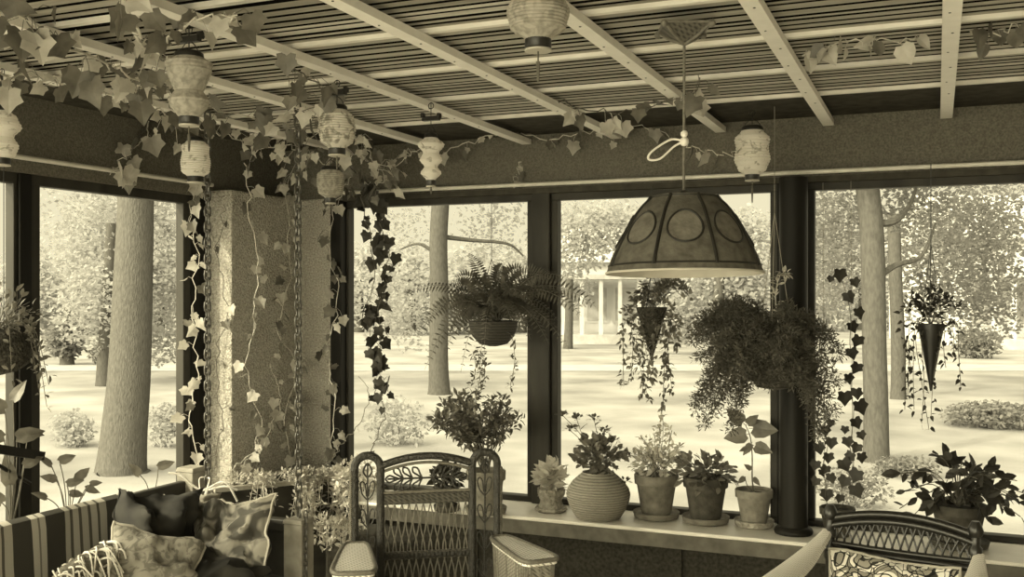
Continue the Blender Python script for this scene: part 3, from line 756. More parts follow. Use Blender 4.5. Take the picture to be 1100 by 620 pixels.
m.build('foliage', 'leaf_pale', t, smooth=False); st.build('stem', 'stem_pale', t)

# ------------------------------------------------------------------ tall wicker chair
ch = thing('wicker_armchair', 'tall brown wicker armchair with looped wings and woven arm pads', 'chair', (-1.80, 3.44, 0), math.radians(34))
def rail(pts, r, name, m='cane_dark', n=10, closed=False, parent=None): return MB().tube(pts, r, n, closed).build(name, m, parent or ch, local=True)
def loopx(xa, xb, zb, ztop, y=0):
    c, r = (xa + xb) / 2, abs(xb - xa) / 2; zc = ztop - r
    return [V((xa, y, z)) for z in [zb + (zc - zb) * i / 6 for i in range(7)]] + [V((c + (xa - c) * math.cos(a), y, zc + r * math.sin(a))) for a in [PI * i / 14 for i in range(1, 14)]] + [V((xb, y, z)) for z in [zc - (zc - zb) * i / 6 for i in range(7)]]
for sg in (-1, 1):
    rail(loopx(sg * .274, sg * .176,   .38, .985), .0155, 'wing_loop', n=12)
    mb = MB(); xc = sg * .225
    mb.tube([(xc, 0, .40), (xc, 0, .95)], .0035, 6)
    for k, z in enumerate((.86, .755, .65, .545, .44)):
        for s2 in (-1, 1):
            mb.tube(smooth_path([(xc, 0, z - .045), (xc + s2 * .02, .0, z - .02), (xc + s2 * .028, .003, z + .012), (xc + s2 * .02, .003, z + .026), (xc + s2 * .009, .003, z + .012), (xc + s2 * .004, 0, z - .03)], 5), .0028, 5)
    mb.tube(smooth_path([(xc, 0, .90), (xc - .016, 0, .925), (xc, 0, .955), (xc + .016, 0, .925), (xc, 0, .90)], 5), .0036, 5)
    mb.build('wing_scroll', 'cane_dark', ch, local=True)
# braided outer edge on the near wing
for sg in (-1, 1):
  mb = MB()
  for i in range(36):
    z = .66 + i * .0075; mb.tube([(sg * .292, .0, z), (sg * .286, -.012, z + .004), (sg * .281, 0, z + .009)], .0042, 5)
  mb.build('braid', 'cane_mid', ch, local=True)
arch = lambda x: .945 + .032 * (1 - (x / .17) ** 2)
rail([V((x, 0, arch(x))) for x in [-.172 + .344 * i / 18 for i in range(19)]], .0145, 'crest_rail', n=12)
rail([V((x, -.002, arch(x) - .024)) for x in [-.168 + .336 * i / 18 for i in range(19)]], .006, 'crest_bead', 'cane_mid', n=8)
mb = MB(); mb.bbox((-.165, -.008, .795), (.165, .008, .835)); mb.build('upper_band', 'band_weave', ch, local=True, smooth=False, bevel=.004)
rail([(-.166, -.004, .842), (.166, -.004, .842)], .006, 'band_bead', 'cane_mid')
# leaf scroll in the crest: two sprays meeting in the middle
mb = MB(); zc = .893
mb.tube([(-.15, 0, zc), (.15, 0, zc)], .004, 6)
def tear(x0, z0, dx, dz, w):
    d = V((dx, 0, dz)); L = d.length; d.normalize(); s = V((-d.z, 0, d.x)); b = V((x0, 0, z0))
    mb.tube(smooth_path([b, b + d * L * .35 + s * w * .45, b + d * L * .75 + s * w, b + d * L + s * w * .3, b + d * L - s * w * .3, b + d * L * .75 - s * w, b + d * L * .35 - s * w * .45, b], 4), .0036, 5)
for sg in (-1, 1):
    for xk in (.018, .055, .09):
        for s2 in (-1, 1): tear(sg * xk, zc, sg * .034, s2 * .04, .011)
    tear(sg * .105, zc, sg * .05, 0, .013)
mb.build('crest_scroll', 'cane_dark', ch, local=True)
mb = MB()
for i in range(12):   # crossed cane lattice of the back
    x = -.15 + .3 * i / 11
    for sg in (-1, 1):
        mb.tube(smooth_path([(x, .004 * sg, .80), (x + sg * .012, .005 * sg, .72), (x - sg * .006, .004 * sg, .62), (x + sg * .012, .004 * sg, .52), (x, 0, .42)], 4), .0026, 5)
mb.build('back_lattice', 'cane_mid', ch, local=True)
mb = MB().bbox((-.165, -.009, .585), (.165, .009, .615)); mb.build('lower_band', 'band_weave', ch, local=True, smooth=False, bevel=.004)
mb = MB()
for i in range(22):
    x = -.16 + .32 * i / 21; mb.ball((x, -.004, .60), .012, 8, 5, (1, .8, 1.2))
mb.build('lower_band_braid', 'cane_dark', ch, local=True)
def pad(sg, b, f, wb, wf, name):
    """woven arm: flat pad with a rolled edge and a woven side dropping to the seat"""
    b, f = V((*b, 0)), V((*f, 0)); d = (f - b).normalized(); s = V((-d.y, d.x, 0)); zt = .662
    out = []; L = (f - b).length
    def edge(u, v):  # u along 0..1, v -1..1
        w = (wb + (wf - wb) * u) / 2; return b + d * (u * L) + s * v * w
    ring = []
    for k in range(32):
        a = 2 * PI * k / 32; cu, sv = math.cos(a), math.sin(a); e = .35
        u = .5 + .5 * math.copysign(abs(cu) ** e, cu); v = math.copysign(abs(sv) ** e, sv); ring.append(edge(u, v))
    n = len(ring); vs = [p + V((0, 0, zt)) for p in ring] + [p + V((0, 0, zt - .02)) for p in ring]
    ctr = sum(ring, V((0, 0, 0))) / n
    vs += [ctr + V((0, 0, zt + .004)), ctr + V((0, 0, zt - .02))]
    p_ = MB().add(vs, [(i, (i + 1) % n, 2 * n) for i in range(n)] + [((i + 1) % n, i, n + i, n + (i + 1) % n) for i in range(n)] + [(n + (i + 1) % n, n + i, 2 * n + 1) for i in range(n)])
    o_ = p_.build(name, 'arm_weave', ch, local=True, smooth=False); o_['label'] = 'pale woven arm pad'
    MB().tube([p + V((0, 0, zt - .003)) for p in ring], .009, 8, closed=True).build('arm_edge', 'cane_mid', o_, local=True)
    # side skirts
    mb = MB(); ring2 = [ctr + (p - ctr) * .93 for p in ring]
    vs = [p + V((0, 0, zt - .02)) for p in ring2] + [ctr + (p - ctr) * .9 + V((0, 0, .42)) for p in ring2]
    mb.add(vs, [((i + 1) % n, i, n + i, n + (i + 1) % n) for i in range(n)]); mb.build('arm_side', 'side_weave', ch, local=True, smooth=False)
    mb = MB()
    for p in ring2[::1]: mb.tube([p + V((0, 0, zt - .02)), ctr + (p - ctr) * .9 + V((0, 0, .42))], .004, 5)
    mb.build('arm_side_cane', 'cane_mid', ch, local=True)
pad(-1, (-.27, -.02), (-.295, -.43), .09, .16, 'arm_pad')
pad(1, (.275, -.02), (.365, -.40), .08, .15, 'arm_pad')
MB().bbox((-.28, -.5, .40), (.28, .02, .43)).build('seat', 'side_weave', ch, local=True, smooth=False, bevel=.012)
for x, y in ((-.27, 0), (.27, 0), (-.27, -.48), (.27, -.48)): MB().tube([(x, y, 0), (x, y, .41)], .017, 10).build('leg', 'cane_dark', ch, local=True)

# ------------------------------------------------------------------ black rattan armchair with chintz cushion
c2 = thing('rattan_armchair', 'black rattan armchair with low arched lattice back and pale arms', 'chair', (-.109, 3.528, 0), math.radians(-10.7))
HW = .226
for sg in (-1, 1):
    pr = [(.014, 0), (.016, .70), (.021, .705), (.021, .73), (.015, .735), (.014, .775), (.02, .78), (.02, .80), (.014, .806), (.014, .835), (.021, .84), (.024, .856), (.02, .868), (.012, .884)]
    MB().lathe(pr, 14, (sg * HW, 0, 0)).build('back_post', 'cane_black', c2, local=True)
ar = lambda x, z0, h: z0 + h * (1 - (x / HW) ** 2)
def arc(z0, h, y=0, n=20): return [V((-HW + 2 * HW * i / n, y, ar(-HW + 2 * HW * i / n, z0, h))) for i in range(n + 1)]
mb = MB().tube(arc(.838, .036), .0125, 10).tube(arc(.814, .036), .0125, 10); mb.build('crest_rail', 'cane_black', c2, local=True)
mb = MB().tube(arc(.735, .0, -.002), .013, 10).tube(arc(.758, -.004, -.002), .009, 8); mb.build('lower_rail', 'cane_black', c2, local=True)
mb = MB()
for i in range(17):
    x = -HW + .02 + (2 * HW - .04) * i / 16
    for sg in (-1, 1):
        xe = max(-HW + .01, min(HW - .01, x + sg * .03))
        mb.tube(smooth_path([(x, .004 * sg, ar(x, .81, .036)), ((x + xe) / 2 + sg * .004, .006 * sg, .785), (xe, .004 * sg, .75)], 4), .0035, 5)
mb.build('lattice', 'cane_black', c2, local=True)
def band(name, pts, wid, th=.022):
    P = smooth_path(pts, 6); n = len(P); W_ = smooth_path([V((w_, 0, 0)) for w_ in wid], 6); vs = []
    for i, p in enumerate(P):
        t_ = (P[min(n - 1, i + 1)] - P[max(0, i - 1)]).normalized(); s = t_.cross(UP).normalized(); u = s.cross(t_).normalized(); hw = W_[i].x / 2
        for a, b_ in ((-1, .0), (-.8, .5), (0, .75), (.8, .5), (1, 0), (.8, -.5), (-.8, -.5)): vs.append(p + s * hw * a + u * th * b_)
    k = 7; fs = [(i * k + j, i * k + (j + 1) % k, (i + 1) * k + (j + 1) % k, (i + 1) * k + j) for i in range(n - 1) for j in range(k)]
    fs += [tuple(range(k - 1, -1, -1)), tuple(range((n - 1) * k, n * k))]
    o = MB().add(vs, fs).build(name, 'pale_arm', c2, local=True); o['label'] = 'broad pale woven arm'; return o
band('arm', [(-.235, .0, .79), (-.245, -.10, .76), (-.262, -.26, .725), (-.285, -.54, .695)], [.035, .06, .10, .13])
band('arm', [(.235, .0, .775), (.245, -.10, .745), (.262, -.26, .715), (.285, -.54, .69)], [.035, .06, .10, .13])
MB().bbox((-.25, -.52, .36), (.25, .0, .42)).build('seat', 'cane_black', c2, local=True, smooth=False, bevel=.012)
for x, y in ((-.285, -.52), (.285, -.52)): MB().tube([(x, y, 0), (x, y, .69)], .016, 10).build('front_leg', 'cane_black', c2, local=True)
rz = math.radians(-10.7)
o = pillow('chintz_cushion', 'boldly patterned floral chintz cushion leaning in the black rattan armchair', V((-.109, 3.528, .585)) + Matrix.Rotation(rz, 3, 'Z') @ V((-.01, -.085, .0)), (.41, .33, .12), (80, 0, math.degrees(rz)), 'chintz', 9, .02, pinch=.08, group='cushions on the chairs', piping='cushion_tan')

# ------------------------------------------------------------------ pendant lamp
LP = at(735, 294, 2.95); lz = LP.z
t = thing('pendant_lamp', 'large paneled bell lamp shade with circle medallions hanging on a cord', 'lamp', (LP.x, LP.y, ZC))
prof = [(.227, 0), (.212, .046), (.190, .092), (.166, .136), (.148, .165), (.133, .187), (.114, .205), (.102, .217), (.099, .225)]
TL = Matrix.Rotation(math.radians(-1.9), 3, RGT)
a0 = math.atan2(-LP.y, -LP.x) + .02
def rat(z):
    for (r0, z0), (r1, z1) in zip(prof, prof[1:]):
        if z <= z1: return r0 + (r1 - r0) * (z - z0) / (z1 - z0)
    return prof[-1][0]
def sp(a, z, off=0): r = rat(z) + off; return LP + TL @ V((r * math.cos(a), r * math.sin(a), z))
n = 64; m = MB(); vs = [LP + TL @ V((r * math.cos(2 * PI * k / n), r * math.sin(2 * PI * k / n), z)) for r, z in prof for k in range(n)]
m.add(vs, [(i * n + k, i * n + (k + 1) % n, (i + 1) * n + (k + 1) % n, (i + 1) * n + k) for i in range(len(prof) - 1) for k in range(n)])
m.build('shade', 'shade', t)
m = MB().add([LP + TL @ V(((r - .005) * math.cos(2 * PI * k / n), (r - .005) * math.sin(2 * PI * k / n), z)) for r, z in prof for k in range(n)],
             [((i + 1) * n + k, (i + 1) * n + (k + 1) % n, i * n + (k + 1) % n, i * n + k) for i in range(len(prof) - 1) for k in range(n)])
m.build('lining', 'lining', t)
MB().tube([sp(2 * PI * k / 48, 0.001, .001) for k in range(48)], .0035, 6, closed=True).build('rim', 'lining', t)['label'] = 'pale lower rim'
MB().tube([sp(2 * PI * k / 48, .022, .0) for k in range(48)], .003, 6, closed=True).build('rim_band', 'lead', t)
for i in range(8):
    a = a0 + (i + .5) * PI / 4
    MB().tube([sp(a, z, .001) for z in [.018 + .205 * j / 14 for j in range(15)]], .0055, 6).build('rib', 'lead', t)
    a = a0 + i * PI / 4; zc, rr = .125, .049
    ring = []
    for k in range(28):
        b = 2 * PI * k / 28; z = zc + rr * .95 * math.sin(b); ring.append(sp(a + rr * math.cos(b) / rat(zc), z, .0015))
    m = MB().add(ring + [sp(a, zc, .002)], [(k, (k + 1) % 28, 28) for k in range(28)])
    o_ = m.build('medallion', 'shade_disc', t)
    MB().tube(ring, .0034, 5, closed=True).build('medallion_ring', 'lead', o_)
top = LP + TL @ V((0, 0, .222))
MB().lathe([(.101, -.006), (.103, .003), (.07, .010), (.02, .014), (.008, .022)], 24, top).build('cap', 'lead', t)
cr_z = at(732, 46, 2.93).z
MB().tube([top + V((0, 0, .02)), V((LP.x, LP.y, cr_z + .01))], .0042, 8).build('cord', 'cane_mid', t)
m = MB(); ap = V((LP.x, LP.y, cr_z)); hw = .068; cs = [ap + V((sx * hw, sy * hw, 0)) for sx, sy in ((-1, -1), (1, -1), (1, 1), (-1, 1))]
for p in cs: p.z = 2.376
cs = [V((LP.x, LP.y, 2.376)) + (Matrix.Rotation(.39, 3, 'Z') @ (p - V((LP.x, LP.y, 2.376)))) for p in cs]
m.add(cs + [ap], [(1, 0, 4), (2, 1, 4), (3, 2, 4), (0, 3, 4), (0, 1, 2, 3)]); m.build('ceiling_rose', 'wicker_cone', t, smooth=False)
m = MB()
for i in range(4):
    m.tube([cs[i], cs[i].lerp(ap, .5) + V((0, 0, -.004)), ap], .005, 6); m.ball(cs[i] + V((0, 0, -.006)), .011, 8, 6)
    m.tube([cs[i], cs[(i + 1) % 4]], .004, 6)
m.build('rose_edging', 'cane_mid', t)
kn = at(735, 152, 2.94)
m = MB().ball(kn, .014, 8, 6).ball(kn + V((0, 0, .022)), .011, 8, 6)
r_, u_ = RGT, UP
m.tube(smooth_path([kn, kn - r_ * .04 + u_ * .005, kn - r_ * .095 - u_ * .03, kn - r_ * .103 - u_ * .052, kn - r_ * .07 - u_ * .05, kn - r_ * .03 - u_ * .015, kn], 6), .0034, 6)
m.build('cord_loop', 'white_cord', t)['label'] = 'pale looped pull cord'

# ------------------------------------------------------------------ paper lanterns
def lantern(label, px, ytop, ybot, d, wpx, prof, paper, hooky=None, tassel=0, pleat=16, cap=.5, seed=0, topcap=True, plate=False):
    """prof: (relative radius, t from top 0 to bottom 1)"""
    s = d / F; top = at(px, ytop, d); H = (ybot - ytop) * s; rw = wpx * s / 2
    hz = ZC - .02 if hooky is None else at(px, hooky, d).z
    t = thing('paper_lantern', label, 'lantern', (top.x, top.y, hz), group='paper lanterns')
    P = []; N = pleat * 2
    for i in range(N + 1):
        u = i / N
        for (r0, u0), (r1, u1) in zip(prof, prof[1:]):
            if u <= u1 + 1e-9: k = (u - u0) / max(1e-6, u1 - u0); k = k if len(prof) == 8 else k * k * (3 - 2 * k); r = r0 + (r1 - r0) * k; break
        P.append((rw * r * (1 + (.025 if i % 2 else -.02)), -H * u))
    MB().lathe(P, 26, top, cap=False).build('paper_body', paper, t)
    rt, rb = P[0][0], P[-1][0]
    if topcap: MB().lathe([(rt * 1.0, -.008), (rt * 1.04, .0), (rt * 1.0, .012), (rt * .8, .018)], 22, top, cap=True).build('top_cap', 'black', t)
    bz = top + V((0, 0, -H)); MB().lathe([(rb * 1.03, .004), (rb * 1.05, -.018), (rb * .95, -.021)], 22, bz).build('bottom_cap', 'black', t)
    MB().lathe([(rb * .99, -.021), (rb * 1.06, -.0225), (rb * 1.05, -.0265), (rb * .85, -.0265)], 22, bz).build('bottom_rim', 'lining', t)
    m = MB().tube([top + V((0, 0, .015)), (top.x, top.y, hz)], .0018, 5)
    for sg in (-1, 1): m.tube(smooth_path([top + V((sg * rt * .9, 0, .01)), top + V((sg * rt * .5, 0, .035)), top + V((0, 0, .05))], 4), .0016, 4)
    m.tube([(top.x + .012 * math.cos(a), top.y, hz - .014 + .012 * math.sin(a)) for a in [2 * PI * k / 10 for k in range(10)]], .002, 4, closed=True)
    m.build('hanger', 'black', t)
    if plate:
        pz = V((top.x, top.y, (top.z + hz) / 2 + .006)); mm = MB().box(pz, (.075, .02, .018)).box(pz + RGT * .033 + V((0, 0, .012)), (.012, .02, .02)).box(pz - RGT * .033 + V((0, 0, .012)), (.012, .02, .02)); mm.build('hanger_bar', 'black', t, smooth=False)
    if tassel:
        q = bz + V((0, 0, -.024)); m = MB().tube([q, q + V((0, 0, -tassel * s))], .0022, 5)
        m.tube([q + V((0, 0, -tassel * s * .35)), q + V((0, 0, -tassel * s * .95))], lambda u: .005 * (1 - .4 * u), 6); m.build('tassel', 'stem', t)
    return t
lantern('two-tiered grey paper lantern hanging among ivy above the small lantern, wider at top', 203, 62, 126, 2.94, 50, [(.62, 0), (1.0, .10), (.93, .25), (.60, .56), (.63, .585), (.86, .70), (.80, .82), (.42, 1)], 'paper_grey', tassel=28, plate=True)
lantern('small pale paper lantern beside the chain under the two-tiered one', 210, 152, 190, 4.15, 31, [(.62, 0), (.95, .15), (.90, .3), (1.0, .6), (.95, .85), (.55, 1)], 'paper_pale', tassel=0, topcap=True)
lantern('round-bellied painted paper lantern with pale disc hanging before the ivy in the corner', 362, 118, 160, 3.69, 40, [(.55, 0), (.9, .18), (1.0, .5), (.88, .8), (.45, 1)], 'paper', tassel=16, plate=True)
lantern('barrel paper lantern hanging low at the window corner over the pier', 355, 183, 213, 4.62, 29, [(.7, 0), (.98, .15), (1.0, .5), (.9, .8), (.4, 1)], 'paper_grey', tassel=6)
lantern('slim three-bulb paper lantern in front of the header, narrowing downward', 463, 148, 194, 4.13, 29, [(.5, 0), (1.0, .16), (.6, .36), (.85, .52), (.5, .68), (.78, .82), (.35, 1)], 'paper_pale', tassel=8, plate=True)
lantern('large mottled round paper lantern cut off by the top edge of the photo', 578, -12, 43, 2.35, 67, [(.4, 0), (.85, .2), (1.0, .45), (.9, .75), (.42, 1)], 'paper_grey', tassel=34, seed=3)
lantern('white floral paper lantern hanging just right of the lamp shade', 808, 140, 188, 4.3, 38, [(.6, 0), (.98, .2), (.9, .4), (1.0, .65), (.8, .88), (.4, 1)], 'paper_pale', tassel=24)
lantern('wavy pale paper lantern half out of view at the left edge', 2, 119, 170, 3.5, 34, [(.5, 0), (.9, .14), (1.15, .34), (.7, .55), (.98, .74), (.8, .95), (.5, 1)], 'paper_pale', tassel=0)

# ------------------------------------------------------------------ hanging plants
# sword fern
c = onY(530, 372, 4.62); s = c.y / ray(530, 372).y / F
t = thing('hanging_fern', 'dark sword fern in a round hanging basket before the first wide window', 'plant', c)
MB().lathe([(.02, 0), (.07, .012), (.105, .05), (.122, .10), (.125, .125), (.112, .128), (.10, .11)], 24, c).build('basket', 'dark_basket', t)
bt = c + V((0, 0, .125)); wt = onY(528, 214, 4.62); hookp = onY(528, 278, 4.62)
m = MB().tube([wt, hookp], .0018, 5)
for a in (0, 2.1, 4.2): m.tube([bt + V((.118 * math.cos(a), .118 * math.sin(a), 0)), hookp], .0016, 5)
m.build('hanging_wire', 'black', t)
R = random.Random(31); m, st = MB(), MB()
tips = [(434, 317, -.05, .2), (456, 398, -.1, .3), (448, 362, 0, .28), (503, 272, .05, .12), (520, 290, -.1, .12), (562, 290, 0, .16), (590, 300, -.15, .2), (612, 300, -.2, .2), (625, 340, -.15, .26), (612, 378, -.15, .26), (590, 370, -.2, .25), (640, 330, -.1, .25), (470, 330, .0, .2), (478, 380, -.15, .25), (495, 400, -.1, .3), (545, 300, -.2, .2), (575, 330, -.25, .22), (490, 300, -.15, .16), (478, 310, .1, .2), (555, 320, .1, .18), (600, 345, .1, .2), (515, 410, -.12, .34), (520, 385, -.2, .26), (460, 345, .1, .25), (540, 285, .05, .14), (505, 300, -.2, .14), (570, 365, -.25, .26), (505, 330, -.3, .2), (530, 335, -.32, .2), (550, 345, -.3, .2)]
for px, py, dy, up in tips:
    e = onY(px, py, 4.62 + dy); e.y = min(e.y, 4.90); mid = bt.lerp(e, .45) + V((0, dy * .2, up * 1.1)); frond(m, st, bt + rnd_dir(R, 0, .3) * .04, mid, e, .062 * R.uniform(.85, 1.15), int(14 + (e - bt).length * 28), R, pw=.24)
for i in range(16):
    a = R.uniform(0, 2 * PI); L_ = R.uniform(.2, .36); e = bt + V((math.cos(a) * L_, math.sin(a) * L_ * .7, R.uniform(-.08, .16))); e.y = min(e.y, 4.88)
    frond(m, st, bt, bt.lerp(e, .5) + V((0, 0, .14)), e, .055, 18, R, pw=.24)
m.build('fronds', 'leaf_fern', t, smooth=False); st.build('stem', 'stem', t)
# trailing sprigs below the basket
m, st = MB(), MB()
for px, y0, y1 in ((513, 375, 430), (518, 380, 420), (508, 378, 415), (550, 360, 415)):
    P = smooth_path([onY(px, y0, 4.56), onY(px + 3, (y0 + y1) / 2, 4.56), onY(px - 2, y1, 4.56)], 6); st.tube(P, .0014, 4)
    for p in P: bush(R, p, (.012, .012, .012), 3, .026, .45, mb=m)
m.build('trailing_leaves', 'leaf_mid', t, smooth=False); st.build('trailing_stem', 'stem', t)
# cone wall basket with small leaves
def cone_plant(label, px, ytop, ytip, wpx, Y, ywire, ysplit, sprays, trails, n, leafm, conem, seed, L=.026):
    R = random.Random(seed); c = onY(px, ytip, Y); s = c.y / ray(px, ytip).y / F; H = (ytip - ytop) * s; r = wpx * s / 2; tp = c + V((0, 0, H))
    t = thing('hanging_cone_plant', label, 'plant', tp)
    MB().lathe([(.004, 0), (r * .35, H * .3), (r * .8, H * .78), (r, H * .97), (r, H), (r * .9, H), (r * .86, H * .95), (.004, H * .95)], 20, c).build('cone_basket', conem, t)
    a = onY(px, ywire, Y); b = onY(px, ysplit, Y); m = MB().tube([a, b], .0022, 5)
    for k in range(3):
        an = 2 * PI * k / 3 + .4; m.tube([b, tp + V((r * .9 * math.cos(an), r * .9 * math.sin(an), -.005))], .0018, 5)
    m.build('hanging_cord', 'black', t)
    m, st = MB(), MB()
    for x, y, dy, up in sprays:
        e = onY(x, y, Y + dy); P = smooth_path([tp + V((0, 0, -.01)), tp.lerp(e, .5) + V((0, 0, up)), e], 6); st.tube(P, .0016, 4)
        for p in P[3:]: bush(R, p, (.022, .022, .02), n, L, .6, mb=m, out=OUT_HEART)
    for x, y0, x1, y1, dy in trails:
        e = onY(x1, y1, Y + dy); P = smooth_path([tp + V((0, 0, -.01)), onY(x, y0, Y + dy), onY((x + x1) / 2 + R.uniform(-3, 3), (y0 + y1) / 2, Y + dy), e], 7); st.tube(P, .0014, 4)
        for p in P[4:]: bush(R, p, (.016, .016, .012), max(1, n - 2), L, .6, mb=m, out=OUT_HEART, up=-.6)
    m.build('foliage', leafm, t, smooth=False); st.build('stem', 'stem', t)
    return t
cone_plant('dark cone basket with small-leaved trailing plant hanging under the lamp shade', 700, 330, 386, 33, 4.68, 200, 292,
    [(672, 338, 0, .05), (690, 305, 0, .02), (712, 310, -.05, .03), (733, 312, 0, .08), (740, 318, 0, .1), (720, 305, .05, .05), (680, 318, -.05, .04), (725, 335, -.05, .05)],
    [(680, 340, 678, 405, 0), (688, 350, 690, 425, -.03), (712, 350, 716, 405, -.03), (720, 345, 712, 440, 0), (690, 345, 700, 410, -.06), (705, 350, 702, 400, -.08), (672, 345, 670, 415, 0), (728, 340, 726, 372, 0), (684, 360, 697, 430, -.05), (715, 350, 722, 420, -.04)], 5, 'leaf_mid', 'moss', 41)
cone_plant('dark pointed cone basket of ivy on three cords in the window right of the column', 1000, 348, 420, 27, 4.70, 176, 262,
    [(968, 333, 0, .05), (985, 318, 0, .03), (1012, 318, .03, .03), (1030, 330, 0, .06), (1020, 322, -.05, .04), (978, 322, -.05, .04), (1000, 308, 0, .02)],
    [(978, 350, 975, 425, 0), (984, 350, 982, 440, -.03), (1014, 350, 1016, 395, 0), (1026, 345, 1032, 415, 0), (1020, 350, 1024, 380, -.04), (972, 345, 980, 400, -.03), (990, 360, 990, 455, -.05), (984, 360, 998, 462, -.02), (1010, 360, 1000, 450, -.04), (976, 360, 972, 440, 0)], 3, 'leaf_dark', 'black', 42, L=.024)
# fluffy asparagus fern
YA = 4.48; c = onY(832, 418, YA); s = c.y / ray(832, 418).y / F
t = thing('hanging_asparagus_fern', 'big fluffy asparagus fern in a dark hanging bowl in front of the round column', 'plant', c)
MB().lathe([(.03, 0), (.075, .008), (.098, .045), (.105, .10), (.095, .105), (.085, .09)], 22, c).build('bowl', 'dark_basket', t)
bt = c + V((0, 0, .10)); R = random.Random(51); m, st = MB(), MB()
w0 = onY(832, 186, YA + .1)
mw = MB()
for a in (.5, 2.6, 4.7): mw.tube([bt + V((.1 * math.cos(a), .1 * math.sin(a), 0)), V((c.x, YA, 1.95)), ], .0015, 4)
mw.tube([(c.x, YA, 1.95), (c.x, YA, 2.41)], .0015, 4); mw.build('hanging_wire', 'string', t)
tips = [(745, 365, 0, .18), (752, 385, -.1, .2), (748, 430, 0, .24), (757, 455, -.06, .28), (770, 440, -.1, .26), (790, 440, -.12, .24), (775, 400, -.1, .2), (765, 350, 0, .14), (790, 335, .05, .12), (812, 330, 0, .1), (845, 330, -.1, .12), (870, 342, 0, .14), (890, 360, 0, .18), (903, 380, -.05, .22), (898, 410, -.1, .24), (888, 450, 0, .3), (880, 470, .03, .32), (895, 440, -.05, .28), (860, 400, -.2, .16), (820, 375, -.25, .14), (795, 380, -.22, .16), (780, 420, -.15, .22), (870, 420, -.15, .2), (850, 360, -.2, .14), (875, 390, -.12, .18), (815, 350, -.15, .12), (760, 410, .05, .22), (785, 460, -.05, .28), (830, 345, .1, .12), (800, 360, .1, .15), (885, 425, .08, .25), (768, 372, -.18, .16), (838, 380, -.28, .16), (858, 345, -.05, .14), (780, 360, -.1, .14), (805, 400, -.2, .18), (790, 405, -.18, .2), (765, 395, -.12, .2), (810, 365, -.2, .14), (845, 375, -.24, .14), (865, 370, -.15, .15), (775, 385, -.05, .18), (822, 358, -.1, .12), (870, 405, -.05, .2), (752, 345, 0, .2), (768, 333, -.05, .2), (745, 355, .05, .22), (785, 326, 0, .18), (835, 402, -.2, .16), (815, 408, -.18, .18), (852, 410, -.18, .18), (798, 418, -.16, .2), (866, 415, -.16, .18), (826, 412, -.14, .2), (748, 440, -.05, .28), (882, 462, -.05, .32)]
def fluffy(a, ctl, b, wd, dens):
    L_ = (b - a).length; k = max(8, int(L_ * 60)); P = [a.lerp(ctl, u).lerp(ctl.lerp(b, u), u) for u in [i / k for i in range(k + 1)]]
    st.tube(P, lambda u: .0015, 4)
    for i in range(2, k + 1):
        w_ = wd * (1 - .5 * i / k)
        for _ in range(dens):
            q = rnd_dir(R); p = P[i] + q * w_ * R.random() ** .7; m.leaf(p, q + rnd_dir(R) * .8, rnd_dir(R), R.uniform(.014, .028), .006, OUT_TINY, .1)
for px, py, dy, up in tips:
    e = onY(px, py, YA + dy); e.y = min(e.y, 4.66); fluffy(bt, bt.lerp(e, .45) + V((0, 0, up)), e, .066, 60)
e = onY(758, 326, YA); fluffy(bt, onY(800, 310, YA), onY(770, 330, YA), .012, 7)
m.build('fronds', 'leaf_fluff', t, smooth=False); st.build('stem', 'stem', t)
m, st = MB(), MB(); P = smooth_path([onY(834, 385, YA), onY(836, 350, YA), onY(833, 318, YA), onY(838, 296, YA), onY(845, 294, YA)], 8); st.tube(P, .002, 5)
for p in P[10:]: bush(R, p, (.01, .01, .01), 2, .03, .5, mb=m, out=OUT_LANCE)
m.build('upright_sprig', 'leaf_pale', t, smooth=False); st.build('sprig_stem', 'stem_pale', t)
# left edge hanging basket
c = onX(4, 402, -3.30); s = .0036
t = thing('hanging_moss_basket', 'dark mossy hanging basket with small leaves at the left photo edge', 'plant', c)
MB().ball(c + V((0, 0, .09)), .1, 20, 12, (1, 1, .9), wob=.15).build('moss_ball', 'moss', t)
R = random.Random(61); m, st = MB(), MB(); b = c + V((0, 0, .16))
stems(R, b, b + V((0, 0, .06)), (.12, .13, .13), 24, .002, st, .04); bush(R, b + V((0, 0, .06)), (.12, .13, .13), 90, .036, .5, OUT_OVAL, m)
for i in range(8):
    a = R.uniform(0, 2 * PI); q = b + V((math.cos(a) * .1, math.sin(a) * .1, 0)); e = q + V((math.cos(a) * .06, math.sin(a) * .06, -R.uniform(.1, .3))); P = smooth_path([b, q + V((0, 0, .03)), e], 5); st.tube(P, .0014, 4)
    for p in P[3:]: bush(R, p, (.015, .015, .015), 2, .03, .5, mb=m)
m.build('foliage', 'leaf_mid', t, smooth=False); st.build('stem', 'stem', t)
MB().tube([b, V((b.x, b.y, 2.40))], .0018, 5).build('hanging_wire', 'black', t)

# ------------------------------------------------------------------ plants on the sill (front)
def sill(px, py, back=0): p = onZ(px, py, ZS); p.y = min(p.y, 4.84); p.z = ZS; return p
# crinkled pot
c = sill(592, 549); t = thing('potted_plant', 'small pale leafy plant in a crinkled pot against the window post', 'plant', c, group='potted plants on the sill')
MB().lathe([(.058, .018), (.06, .03), (.052, .05), (.066, .085), (.07, .11), (.062, .118), (.05, .10)], 26, c, wob=lambda a, z: 1 + .07 * math.sin(a * 9 + z * 40)).build('pot', 'crinkle', t)
MB().lathe([(.07, 0), (.082, .01), (.078, .022), (.06, .02)], 26, c, wob=lambda a, z: 1 + .05 * math.sin(a * 11)).build('saucer', 'crinkle', t)
R = random.Random(71); m = bush(R, c + V((0, 0, .165)), (.07, .06, .07), 120, .055, .75, OUT_HEART); m.build('foliage', 'leaf_pale', t, smooth=False)
